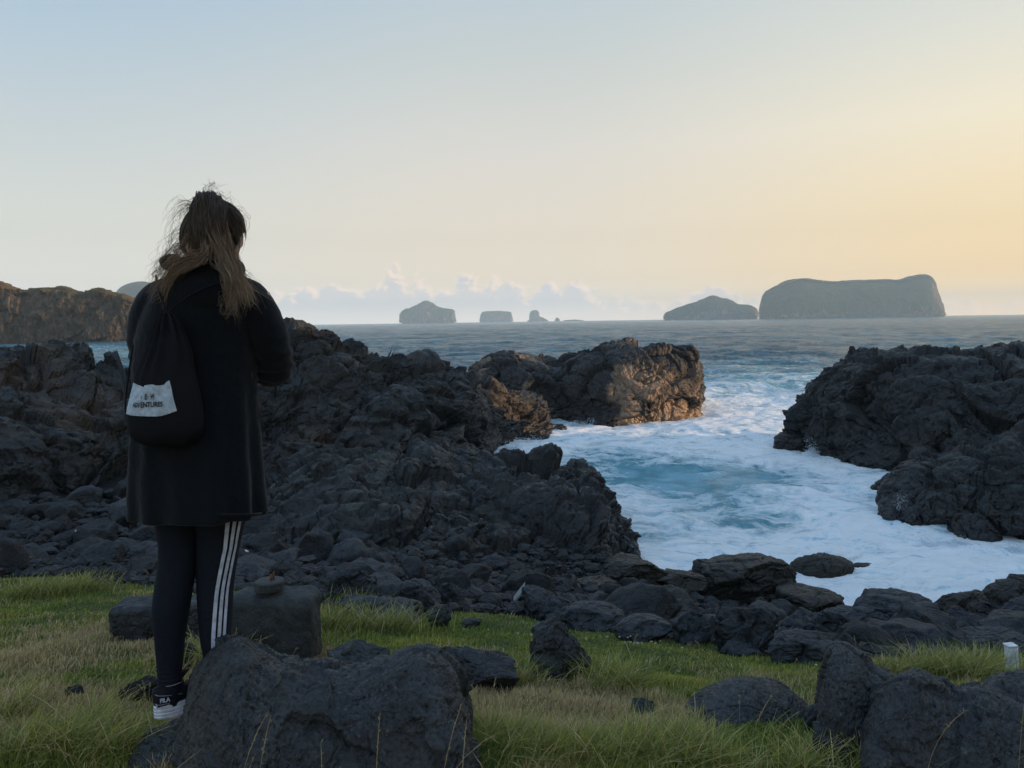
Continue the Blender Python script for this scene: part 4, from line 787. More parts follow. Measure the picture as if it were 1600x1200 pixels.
# dry flowering stalks with drooping heads
def stalk_mesh(name, stalks):
    VV, FF, off = [], [], 0
    for (bx, by, h, ln, az, r) in stalks:
        zb = float(ground_z(bx, by)[0]); t = np.linspace(0, 1, 9); dx, dy = math.cos(az), math.sin(az); bend = ln * h * t ** 2.4
        zz_ = h * (t - .28 * ln * t ** 4); pts = np.stack([bx + dx * bend, by + dy * bend, zb + zz_], -1)
        rr = np.array([1, 1, .9, .85, .8, .7, 1.0, 1.3, .5]) * r
        me = tube('', pts, rr, None, seg=4) if False else None
        tg = np.gradient(pts, axis=0); tg /= np.linalg.norm(tg, axis=1, keepdims=True); a = np.cross(tg, [0, 1, 0.01]); a /= np.linalg.norm(a, axis=1, keepdims=True); b = np.cross(tg, a)
        th = np.arange(4) * np.pi / 2; V = (pts[None] + rr[None, :, None] * (np.cos(th)[:, None, None] * a + np.sin(th)[:, None, None] * b)).reshape(-1, 3)
        VV.append(V); FF.append(grid_faces(4, 9, True, off)); off += 36
        for k in range(int(10)):       # spikelets
            tt_ = rg.uniform(.70, 1.0); i = min(int(tt_ * 8), 7); p = pts[i] + (pts[i + 1] - pts[i]) * (tt_ * 8 - i); dv = rg.normal(0, 1, 3); dv = dv / np.linalg.norm(dv) + tg[i] * 1.3 + np.array([0, 0, -.2]); dv /= np.linalg.norm(dv); L_ = rg.uniform(.005, .011) * (1 + .1 * by); sd_ = np.cross(dv, [0, 1, 0]); sd_ /= np.linalg.norm(sd_) + 1e-6
            VV.append(np.array([p, p + dv * L_ * .5 + sd_ * r * 1.3, p + dv * L_, p + dv * L_ * .5 - sd_ * r * 1.3])); FF.append(np.array([[0, 1, 2, 3]]) + off); off += 4
    return mesh_np(name, np.concatenate(VV), FF)
M_straw = simple_mat('straw', (0.30, 0.235, 0.12), 0.8, 0.15)
st = []
for (px, py, n_, h0, sp) in [(480, 1230, 9, .30, .22), (600, 1232, 8, .27, .22), (700, 1232, 6, .22, .15), (350, 1232, 10, .22, .16), (830, 1228, 10, .22, .16), (1230, 1232, 9, .27, .2), (1120, 1230, 7, .26, .15), (420, 1035, 46, .15, .22), (480, 1035, 26, .15, .12), (370, 1035, 20, .16, .08), (760, 1085, 30, .13, .12), (700, 1080, 16, .12, .12), (200, 985, 18, .14, .2), (240, 990, 12, .14, .12), (60, 1100, 26, .12, .3), (150, 1120, 20, .14, .25),
                        (1000, 1020, 12, .08, .4), (1150, 1060, 10, .09, .3), (1390, 1062, 8, .10, .1), (820, 1130, 30, .13, .25), (30, 1170, 14, .18, .2), (900, 1110, 16, .12, .2), (1560, 1225, 7, .22, .1), (300, 1075, 14, .14, .08), (270, 1030, 14, .13, .15), (1370, 1025, 12, .1, .3), (1180, 1010, 14, .1, .5), (640, 960, 12, .09, .4), (330, 1000, 14, .13, .1)]:
    c = ground_hit(px, py) if py < 1200 else G(px, py, 3.50)
    if py > 1200: h0 = .42 if px < 1000 else .36
    for k in range(n_ if py < 1200 else int(n_ * .5)):
        if py > 1200: c = P(px, 1200, 1.9 if px < 1000 else 2.25)
        x_ = c[0] + rg.normal(0, sp); y_ = c[1] + rg.normal(0, sp * .4) if py < 1200 else c[1] + rg.uniform(-.12, .03)
        st.append((x_, max(y_, 1.55), h0 * rg.uniform(.6, 1.2), rg.uniform(.05, .75), rg.normal(.3, 1.1), .00040 + .00027 * y_))
tag(link('seed_stalks', stalk_mesh('seed_stalks', st), M_straw), 'dry straw stalks with drooping seed heads standing above the grass', 'grass', kind='stuff')
# little white flower heads
fU, fF = ico(1); fme = mesh_np('flower', fU * np.array([.009, .009, .006]), [fF]); fme.materials.append(M_flower)
for (px, py) in [(981, 1003), (985, 1011), (976, 1012), (990, 1013), (997, 1013), (1003, 1013), (1017, 1010), (1032, 1009), (916, 1004), (938, 1001), (949, 1002), (915, 1006), (1066, 1020), (1018, 1010), (1044, 1027), (1060, 1059), (820, 998), (830, 999), (838, 1010), (809, 997), (1010, 1042), (1275, 1049), (985, 1001), (1024, 1013), (1010, 1041), (725, 990), (763, 991), (70, 905), (85, 908), (96, 907), (1534, 1056), (968, 1002), (1090, 1036)]:
    c = ground_hit(px, py + 3); o = link('flower', fme, loc=(c[0], c[1], float(ground_z(c[0], c[1])[0]) + .045)); o.scale = [rg.uniform(.7, 1.2)] * 3
    tag(o, 'tiny white flower head in the short grass', 'flower', 'white flowers dotted over the turf')
# ---------------------------------------------------------------- concrete block, beam, post, scrap
def rough_box(name, sx, sy, sz, mat, parent=None, loc=(0, 0, 0), nz=26, amp=.012, seed=0, rz=0.0, bev=.03, tap=0.0):
    bm = bmesh.new(); bmesh.ops.create_cube(bm, size=1.0); bmesh.ops.subdivide_edges(bm, edges=bm.edges[:], cuts=nz, use_grid_fill=True)
    V = np.array([v.co[:] for v in bm.verts]); Fq = [[v.index for v in f.verts] for f in bm.faces]; bm.free(); V = V * np.array([sx, sy, sz]); h_ = np.array([sx, sy, sz]) / 2 - bev
    inner = np.clip(V, -h_, h_); dlt = V - inner; ln = np.linalg.norm(dlt, axis=1, keepdims=True) + 1e-9; V = inner + dlt / ln * np.minimum(ln, bev); Nn = dlt / ln
    w1, _, _, _ = worley(V * 60, seed + 2); V = V + Nn * (amp * (fbm(V * 9, 4, .6, seed) * 1.3 + .5 * fbm(V * 45, 3, .6, seed + 1)) - .3 * amp * smooth(.4, .1, w1))[:, None]
    V[:, :2] *= (1 - tap * (V[:, 2:3] / sz + .5)); c, s = math.cos(rz), math.sin(rz); V = V @ np.array([[c, s, 0], [-s, c, 0], [0, 0, 1]])
    return link(name, mesh_np(name, V, [np.array(Fq)]), mat, parent, loc)
def place(px, base): c = ground_hit(px, base); return c
Yb = 4.15; cb = P(421, 1032, Yb); k_ = Yb / F
blk = empty('concrete_block', (cb[0], cb[1] + .12, cb[2])); tag(blk, 'square grey concrete block standing in the grass beside the legs of the person', 'concrete block')
hgt = (1030 - 928) * k_
rough_box('block', 140 * k_, .25, hgt + .12, M_concrete, blk, (0, 0, hgt / 2 - .06), seed=3, rz=-.06, tap=-.015, amp=.02, bev=.055)
rough_box('collar', .19, .19, .05, M_concrete, blk, (0.01, -.02, hgt + .022), seed=5, bev=.024, nz=16, amp=.006).scale = (1, 1, 1)
def cyl(name, r, h, mat, parent, loc, seg=64, rings=14, amp=.003, seed=0, chip=0):
    th = np.linspace(0, 2 * np.pi, seg, endpoint=False); prof = [(0.0, -h / 2)] + [(r, -h / 2 + h * t) for t in np.linspace(0, .82, rings)] + [(r * .97, h / 2 - h * .06), (r * .90, h / 2), (r * .5, h / 2), (0, h / 2)]
    pr = np.array(prof); V = np.stack([np.cos(th)[:, None] * pr[:, 0], np.sin(th)[:, None] * pr[:, 0], np.ones(seg)[:, None] * pr[:, 1]], -1).reshape(-1, 3)
    V = V + V * np.array([1, 1, 0]) / (r) * (amp * fbm(V * 40, 4, .6, seed) + 2 * amp * fbm(V * 14, 3, .5, seed + 1))[:, None] + np.array([0, 0, 1]) * (amp * fbm(V * 50, 3, .6, seed + 3))[:, None]
    return link(name, mesh_np(name, V, [grid_faces(seg, len(prof), True)]), mat, parent, loc)
cyl('base_disc', .078, .050, M_concrete, blk, (-.01, -.04, hgt + .050), seed=9, amp=.004)
for o in list(C.objects):
    if o.name == 'collar': bpy.data.objects.remove(o)
tube('bolt', [(0, -.04, hgt + .07), (0.002, -.04, hgt + .105)], .008, M_rust, blk); tube('rod', [(.012, -.03, hgt + .07), (.014, -.035, hgt + .118)], .005, M_rust, blk)
boulder('stone', 463, 902, 922, 34, 401, 'small rounded stone lying on the concrete block behind its disc', M_boulder, Y=4.5, sub=4, cat='stone')
boulder('boulder', 395, 880, 925, 60, 402, 'dark stone behind the concrete block, right of the striped leg', M_beach, Y=7.6)
cbm = ground_hit(232, 1003); Yq = cbm[1]; kq = Yq / F
bmx = rough_box('concrete_beam', 142 * kq, .24, 52 * kq + .1, M_boulder, None, (P(236, 974, Yq)[0], Yq + .12, P(236, 974, Yq)[2] - .05), seed=13, rz=.04, amp=.02, bev=.04); tag(bmx, 'low dark rectangular block lying in the grass behind the legs of the person', 'stone block')
pp = P(1580, 1066, 4.45); kp = 4.45 / F
post = empty('marker_post', tuple(pp)); tag(post, 'short white square post standing in the grass at the right edge', 'post')
rough_box('shaft', 15.5 * kp, .05, 66 * kp, M_post, post, (0, 0, 28 * kp), nz=8, amp=.0012, seed=17, bev=.004).rotation_euler = (0, rad(-4), 0)
rough_box('cap', 16 * kp, .056, .012, M_post, post, (-.012, 0, 61 * kp + .003), nz=6, amp=.0008, seed=18, bev=.004).rotation_euler = (0, rad(-4), 0)
sh = empty('scrap_sheet', tuple(P(806, 958, 8.0))); tag(sh, 'bent pale metal sheet sticking up between the shingle stones', 'metal scrap')
a_ = P(799, 950, 8.0) - np.array(sh.location); b_ = P(818, 926, 8.0) - np.array(sh.location)
th = .012; side = np.array([.02, .25, .0]); up_ = np.array([0, 0, .03])
Vp = np.array([a_, b_, b_ + side, a_ + side, a_ + up_, b_ + up_, b_ + side + up_, a_ + side + up_]); link('sheet', mesh_np('sheet', Vp, [np.array([[0, 1, 2, 3], [4, 7, 6, 5], [0, 4, 5, 1], [1, 5, 6, 2], [2, 6, 7, 3], [3, 7, 4, 0]])], False), M_dull, sh)
tube('frame', [a_ + np.array([0, .02, -.16]), a_ + np.array([.05, .02, -.10]), a_ + np.array([.13, .03, -.12])], .02, M_black, sh)
# litter and the dead branch on the rocks
def bit(px, py, Y, w, h, label, name='litter', mat=M_post, cat='litter', seed=1):
    V, Fc = rock_shape(700 + seed, 3); p = P(px, py, Y); k = Y / F; o = link(name, mesh_np(name, V * np.array([w, w * .6, h]) * k * .5, [Fc]), mat, loc=p); tag(o, label, cat)
bit(122, 829, 12.5, 12, 6, 'white plastic bottle lying among the stones at left', seed=1); bit(183, 849, 11.6, 8, 4, 'small white scrap among the stones beside the coat', seed=2)
bit(382, 862, 10.8, 16, 6, 'pale green and white litter right of the striped leg', seed=3)
# ---------------------------------------------------------------- the person
YP = 2.55
M_coat = simple_mat('black_wool_coat', (0.0055, 0.0070, 0.0100), 0.95, 0.15, (90, .5, .002), sheen=0.12)
M_legg = simple_mat('navy_leggings', (0.0100, 0.0135, 0.023), 0.85, 0.18, (160, .4, .001))
M_bagm = simple_mat('black_bag_cloth', (0.0075, 0.0078, 0.0108), 0.85, 0.2, (220, .4, .0008))
M_white = simple_mat('white_print', (0.42, 0.50, 0.58), 0.7, 0.2, (80, .3, .0008))
M_stripe = simple_mat('white_stripe', (0.50, 0.55, 0.68), 0.8, 0.2)
M_ink = simple_mat('black_ink', (0.008, 0.011, 0.018), 0.7, 0.2)
M_skin = simple_mat('skin', (0.46, 0.27, 0.20), 0.55, 0.35, (60, .2, .0006))
M_shoe = simple_mat('black_shoe_cloth', (0.0075, 0.009, 0.014), 0.7, 0.25, (200, .4, .0006))
M_sole = simple_mat('white_rubber', (0.55, 0.60, 0.70), 0.55, 0.35, (50, .2, .0006))
M_pipe = simple_mat('grey_piping', (0.20, 0.20, 0.21), 0.6, 0.3)
def mat_hair():
    m, n, b = new_mat('brown_hair'); at = n.node('ShaderNodeAttribute'); at.attribute_name = 'tint'; n.set(b.inputs['Base Color'], at.outputs['Color'])
    b.inputs['Roughness'].default_value = 0.48; b.inputs['Specular IOR Level'].default_value = 0.35; return m
M_hair = mat_hair()
def S(px, py, Y=YP): return P(px, py, Y)
def loft(secs, nth=64, nv=80, power=2.3, fn=None):
    """secs: (center xyz, half width x, half depth y)"""
    c = catmull(np.array([s[0] for s in secs]), nv); w = np.interp(np.linspace(0, len(secs) - 1, nv), range(len(secs)), [s[1] for s in secs]); d = np.interp(np.linspace(0, len(secs) - 1, nv), range(len(secs)), [s[2] for s in secs])
    w = catmull(np.array([[s[1]] for s in secs]), nv)[:, 0]; d = catmull(np.array([[s[2]] for s in secs]), nv)[:, 0]
    th = np.linspace(0, 2 * np.pi, nth, endpoint=False); cs, sn = np.cos(th), np.sin(th); e = 2 / power
    ux = np.sign(cs) * np.abs(cs) ** e; uy = np.sign(sn) * np.abs(sn) ** e
    V = c[None] + np.stack([ux[:, None] * w[None], uy[:, None] * d[None], np.zeros((nth, nv))], -1)
    if fn is not None: V = fn(V, th, np.linspace(0, 1, nv))
    f = grid_faces(nth, nv, True); k = nth * nv; V = np.vstack([V.reshape(-1, 3), c[0], c[-1]])
    c0 = np.array([[k, ((i + 1) % nth) * nv, i * nv] for i in range(nth)]); c1 = np.array([[k + 1, i * nv + nv - 1, ((i + 1) % nth) * nv + nv - 1] for i in range(nth)])
    return V, [f, c0, c1]
def tube_arr(pts, radii, seg=20, n=40):
    pts = catmull(np.array(pts, float), n); r = catmull(np.array(radii, float)[:, None], n)[:, 0]
    t = np.gradient(pts, axis=0); t /= np.linalg.norm(t, axis=1, keepdims=True) + 1e-9; a = np.zeros_like(t); ref = np.array([0.31, .2, .93]) if abs(t[0] @ np.array([0.31, .2, .93])) < .85 else np.array([1.0, 0.1, 0])
    prev = ref
    for i in range(n):
        v = prev - t[i] * (prev @ t[i]); v /= np.linalg.norm(v) + 1e-9; a[i] = v; prev = v
    b = np.cross(t, a); th = np.linspace(0, 2 * np.pi, seg, endpoint=False)
    V = (pts[None] + r[None, :, None] * (np.cos(th)[:, None, None] * a[None] + np.sin(th)[:, None, None] * b[None])).reshape(-1, 3); k = len(V); V = np.vstack([V, pts[0] - t[0] * r[0] * .5, pts[-1] + t[-1] * r[-1] * .5]); f = grid_faces(seg, n, True)
    c0 = np.array([[k, ((i + 1) % seg) * n, i * n] for i in range(seg)]); c1 = np.array([[k + 1, i * n + n - 1, ((i + 1) % seg) * n + n - 1] for i in range(seg)])
    return V, [f, c0, c1]
def ell_arr(c, r, sub=4, fn=None, R=None):
    U, Fc = ico(sub); V = U * np.array(r)
    if fn is not None: V = fn(V, U)
    if R is not None: V = V @ R.T
    return V + np.array(c), [Fc]
def join(parts):
    VV, FF, off = [], [], 0
    for V, fs in parts:
        VV.append(V); FF += [np.asarray(f) + off for f in fs]; off += len(V)
    return np.vstack(VV), FF
def remesh(name, parts, voxel, smooth_it=4, sf=.5):
    V, Fc = join(parts); o = bpy.data.objects.new('tmp', mesh_np('tmp', V, Fc)); C.objects.link(o)
    r = o.modifiers.new('r', 'REMESH'); r.mode = 'VOXEL'; r.voxel_size = voxel; r.adaptivity = 0
    if smooth_it: s = o.modifiers.new('s', 'SMOOTH'); s.iterations = smooth_it; s.factor = sf
    dg = bpy.context.evaluated_depsgraph_get(); me = bpy.data.meshes.new_from_object(o.evaluated_get(dg)); bpy.data.objects.remove(o); me.name = name
    me.polygons.foreach_set('use_smooth', np.ones(len(me.polygons), bool)); return me
def get_co(me): a = np.zeros(len(me.vertices) * 3, np.float32); me.vertices.foreach_get('co', a); return a.reshape(-1, 3).astype(float)
def get_no(me): a = np.zeros(len(me.vertices) * 3, np.float32); me.vertices.foreach_get('normal', a); return a.reshape(-1, 3).astype(float)
def set_co(me, V): me.vertices.foreach_set('co', np.asarray(V, np.float32).ravel()); me.update()

root_p = S(300, 1128); person = empty('person', tuple(root_p))
tag(person, 'person seen from behind in a long black coat, looking down, standing on the foreground boulder', 'person')
def plink(name, me, mat, parent=None):
    o = bpy.data.objects.new(name, me); C.objects.link(o)
    if mat is not None and len(me.materials) == 0: me.materials.append(mat)
    if parent is None: o.parent = person; o.location = -Vector(root_p)
    else: o.parent = parent
    return o
# head: local x right, y face, z up
yaw, pit = rad(-34), rad(-30)
Rz = np.array(Matrix.Rotation(yaw, 3, 'Z')); Rx = np.array(Matrix.Rotation(pit, 3, 'X')); RH = Rz @ Rx
HC = S(334, 370, 2.57)
def face_fn(V, U):
    x, y, z = U.T; V = V.copy(); g = lambda a, b, c, s: np.exp(-(((x - a) ** 2 + (z - c) ** 2) / s ** 2)) * (y > 0)
    V[:, 0] *= 1 - .22 * smooth(-.2, -1, z) - .08 * smooth(.2, 1, y)
    V[:, 1] *= 1 - .10 * smooth(-.1, -1, z) * (y < 0)
    d = .020 * g(0, 0, -.16, .13) + .012 * g(0, 0, -.02, .09) - .010 * (g(-.36, 0, .02, .17) + g(.36, 0, .02, .17)) + .007 * (g(-.34, 0, .22, .16) + g(.34, 0, .22, .16)) + .007 * g(0, 0, -.45, .16) - .004 * g(0, 0, -.455, .05) + .012 * g(0, 0, -.80, .2) + .006 * (g(-.5, 0, -.2, .22) + g(.5, 0, -.2, .22))
    V[:, 1] += d; V[:, 2] -= .012 * smooth(.3, 1, y) * smooth(0, -.8, z); return V
parts = [ell_arr(HC, (.076, .094, .112), 5, face_fn, RH)]
for s in (-1, 1): parts.append(ell_arr(HC + RH @ np.array([s * .077, -.006, -.012]), (.010, .018, .030), 3, None, RH))
nb = S(322, 432, 2.555)
parts.append(tube_arr([HC + RH @ np.array([0, -.02, -.06]), (HC + nb) / 2 + np.array([0, -.01, -.01]), nb, S(320, 455)], [.056, .052, .058, .08], 24, 20))
ks = 2.55 / F
def sec(py, L, R, d, Y=YP): c = S((L + R) / 2, py, Y); return (c, (R - L) / 2 * ks, d)
parts.append(loft([sec(440, 275, 365, .05), sec(460, 248, 386, .09), sec(500, 238, 388, .10), sec(580, 248, 376, .085), sec(650, 245, 380, .095), sec(720, 238, 388, .11), sec(780, 244, 380, .10), sec(800, 262, 362, .06)], 48, 40))
armR = [S(398, 465), S(418, 512, 2.56), S(424, 564, 2.60), S(402, 556, 2.73), S(372, 542, 2.83)]
armL = [S(242, 465), S(230, 515, 2.56), S(238, 568, 2.61), S(262, 556, 2.73), S(296, 544, 2.83)]
for A in (armR, armL): parts.append(tube_arr(A, [.050, .044, .040, .036, .026], 20, 40))
def leg_secs(rows, Y, k): return [(S((L + R) / 2, py, Y), (R - L) / 2 * (Y / F) * k, dd * (R - L) / 2 * (Y / F) * k) for (py, L, R, dd) in rows]
LL = [(775, 236, 318, 1.05), (805, 243, 311, 1.05), (840, 249, 308, 1.05), (880, 249, 306, 1.05), (920, 243, 300, 1.08), (950, 240, 295, 1.15), (990, 243, 289, 1.15), (1020, 245, 286, 1.08), (1050, 247, 284, 1.0), (1075, 248, 284, 1.0), (1098, 249, 283, 1.0)]
LR = [(775, 300, 392, 1.05), (805, 304, 384, 1.05), (840, 308, 376, 1.05), (880, 308, 369, 1.05), (915, 309, 364, 1.1), (950, 311, 362, 1.15), (990, 314, 360, 1.15), (1020, 318, 358, 1.08), (1050, 321, 354, 1.0), (1080, 323, 350, 1.0), (1100, 324, 350, 1.0)]
YL, YR = 2.565, 2.60
parts.append(loft(leg_secs(LL, YL, .90), 32, 60)); parts.append(loft(leg_secs(LR, YR, .90), 32, 60))
# hands, five bent fingers each, held together at the front of the chest
def hand(wrist, d, palm_n, side):
    d = np.array(d, float); d /= np.linalg.norm(d); n_ = np.array(palm_n, float); n_ -= d * (n_ @ d); n_ /= np.linalg.norm(n_); s_ = np.cross(d, n_) * side
    out = [tube_arr([wrist - d * .03, wrist + d * .01, wrist + d * .04, wrist + d * .085], [.026, .026, .031, .026], 16, 16), ell_arr(wrist + d * .048, (.036, .036, .036), 3, lambda V, U: V - np.outer((V @ n_) * .62, n_))]
    for i, (o_, L_) in enumerate([(-.030, .062), (-.010, .074), (.011, .070), (.031, .055)]):
        b = wrist + d * (.085 - .006 * abs(i - 1)) + s_ * o_; p1 = b + d * L_ * .42 + n_ * .006; p2 = p1 + (d * .72 + n_ * .69) * L_ * .33; p3 = p2 + (d * .25 + n_ * .97) * L_ * .26
        out.append(tube_arr([b - d * .03, b, p1, p2, p3], [.0095, .0095, .0088, .0082, .007], 10, 20))
    b = wrist + d * .022 - s_ * .030; p1 = b - s_ * .022 + d * .022 + n_ * .012; p2 = p1 + d * .028 + n_ * .016 - s_ * .004; out.append(tube_arr([wrist + d * .015 - s_ * .01, b, p1, p2], [.012, .013, .0105, .0085], 10, 16)); return out
parts += hand(armR[-1], (-.62, .45, .25), (0, -.8, .5), 1) + hand(armL[-1], (.62, .45, .25), (0, -.8, .5), -1)
body = remesh('body', parts, .0042, 3); plink('body', body, M_skin)
# coat
def coat_fn(V, th, v):
    z = V[..., 2]; low = smooth(.35, 1.0, v)[None, :]; a = th[:, None]
    k = .010 * low * (np.sin(a * 7 + 2.2 * np.sin(a * 2 + 1)) + .7 * np.sin(a * 12 + 1.7)); c = V.mean(0, keepdims=True); d = V - c; d[..., 2] = 0; ln = np.linalg.norm(d, axis=-1, keepdims=True) + 1e-9
    return V + d / ln * k[..., None]
cp = [loft([sec(408, 298, 350, .055), sec(416, 286, 358, .075), sec(428, 272, 368, .092), sec(440, 258, 378, .104), sec(458, 243, 389, .115), sec(492, 228, 398, .124), sec(540, 217, 399, .122), sec(600, 214, 399, .125), sec(660, 213, 403, .132), sec(720, 212, 407, .142), sec(770, 211, 411, .150), sec(796, 212, 413, .154), sec(803, 214, 411, .150), sec(802, 240, 385, .11)], 120, 160, 2.35, coat_fn)]
cp.append(tube_arr([S(366, 458), S(391, 474), S(412, 512, 2.56), S(426, 560, 2.60), S(424, 576, 2.635), S(404, 566, 2.72), S(376, 548, 2.81), S(368, 543, 2.835)], [.055, .066, .066, .062, .060, .055, .048, .044], 36, 70))
cp.append(tube_arr([S(276, 458), S(250, 474), S(233, 515, 2.56), S(234, 565, 2.60), S(237, 578, 2.635), S(258, 566, 2.72), S(290, 550, 2.81), S(300, 545, 2.835)], [.055, .066, .062, .058, .058, .054, .048, .044], 36, 70))
cp.append(tube_arr([S(282, 424, 2.58), S(284, 420, 2.50), S(322, 424, 2.465), S(362, 420, 2.50), S(364, 424, 2.58)], [.028, .034, .038, .034, .028], 24, 40))
cp.append(ell_arr(S(322, 452, 2.455), (.105, .045, .062), 4)); cp.append(ell_arr(S(268, 410, 2.52), (.036, .04, .026), 3))
coat_me = remesh('coat', cp, .0062, 6)
V = get_co(coat_me); N = get_no(coat_me); q = V * np.array([1, 1, .8])
w = fbm(q * 7, 4, .55, 81, ridged=True) * .0045 + .006 * fbm(V * np.array([9, 9, 3.0]), 3, .5, 83) + .0012 * fbm(V * 60, 3, .6, 85)
el = sum(np.exp(-np.sum((V - e) ** 2, 1) / .10 ** 2) for e in (armR[2], armL[2])); w = w + el * .008 * np.sin(V[:, 2] * 150 + 3 * perlin(V * 10, 4)) * .7
set_co(coat_me, V + N * w[:, None]); coat = plink('coat', coat_me, M_coat)
def ptube(name, pts, r, mat, parent, seg=8, n=30):
    V_, f_ = tube_arr(pts, [r] * len(pts) if np.isscalar(r) else r, seg, n); return plink(name, mesh_np(name, V_, f_), mat, parent)
M_zip = simple_mat('coat_seam', (0.030, 0.026, 0.022), 0.7, 0.3)
ptube('seam', [S(399, 575, 2.66), S(400, 600, 2.62), S(402, 640, 2.60), S(406, 690, 2.59), S(409, 740, 2.58), S(413, 800, 2.57)], .0032, M_zip, coat)
ptube('cord', [S(396, 588, 2.56), S(401, 628, 2.55), S(406, 646, 2.55), S(402, 672, 2.55)], .0022, M_zip, coat)
ptube('toggle', [S(392, 574, 2.525), S(393, 592, 2.525)], .006, M_black, coat); ptube('hem', [S(213, 801, 2.545), S(236, 804, 2.445), S(312, 804, 2.398), S(388, 804, 2.445), S(412, 801, 2.545)], .0035, M_coat, coat)
# leggings with three stripes down the right leg
la = loft(leg_secs(LL, YL, 1.0), 48, 120); ra = loft(leg_secs(LR, YR, 1.0), 48, 120)
lg_me = mesh_np('leggings', *join([la, ra])); V = get_co(lg_me); N = get_no(lg_me); rim_ = np.exp(-((V[:, 2] - S(266, 1060)[2]) / .05) ** 2)
set_co(lg_me, V + N * (.0016 * fbm(V * np.array([14, 14, 22]), 3, .5, 91) + rim_ * .0018 * np.sin(V[:, 2] * 420))[:, None]); legg = plink('leggings', lg_me, M_legg)
rows = [r[0] for r in LR]
def stripe(sx):
    pys = np.linspace(800, 1075, 90); Ls = np.interp(pys, rows, [r[1] for r in LR]); Rs = np.interp(pys, rows, [r[2] for r in LR]); dd = np.interp(pys, rows, [r[3] for r in LR]); VV = []
    sec_ = catmull(np.array([[r[1], r[2]] for r in LR], float), 200); pyv = catmull(np.array([[r[0]] for r in LR], float), 200)[:, 0]; Ls = np.interp(pys, pyv, sec_[:, 0]); Rs = np.interp(pys, pyv, sec_[:, 1])
    a0 = np.interp(pys, [800, 850, 915, 1000, 1075], sx[0]); wd__ = np.interp(pys, [800, 915, 1075], [.085, .10, .13])
    for i, py in enumerate(pys):
        c = S((Ls[i] + Rs[i]) / 2, py, YR); hw = (Rs[i] - Ls[i]) / 2 * YR / F
        for t in np.linspace(-1, 1, 5):
            a = a0[i] + t * wd__[i]; ux = np.sign(math.sin(a)) * abs(math.sin(a)) ** (2 / 2.3); uy = -np.sign(math.cos(a)) * abs(math.cos(a)) ** (2 / 2.3)
            VV.append(c + np.array([ux * (hw + .0032), uy * (hw * dd[i] + .0032), 0]))
    plink('stripe', mesh_np('stripe', VV, [grid_faces(90, 5)]), M_stripe, legg)
for k in range(3): stripe([[.60 + k * .30, .62 + k * .30, .42 + k * .32, .18 + k * .36, .10 + k * .38]])
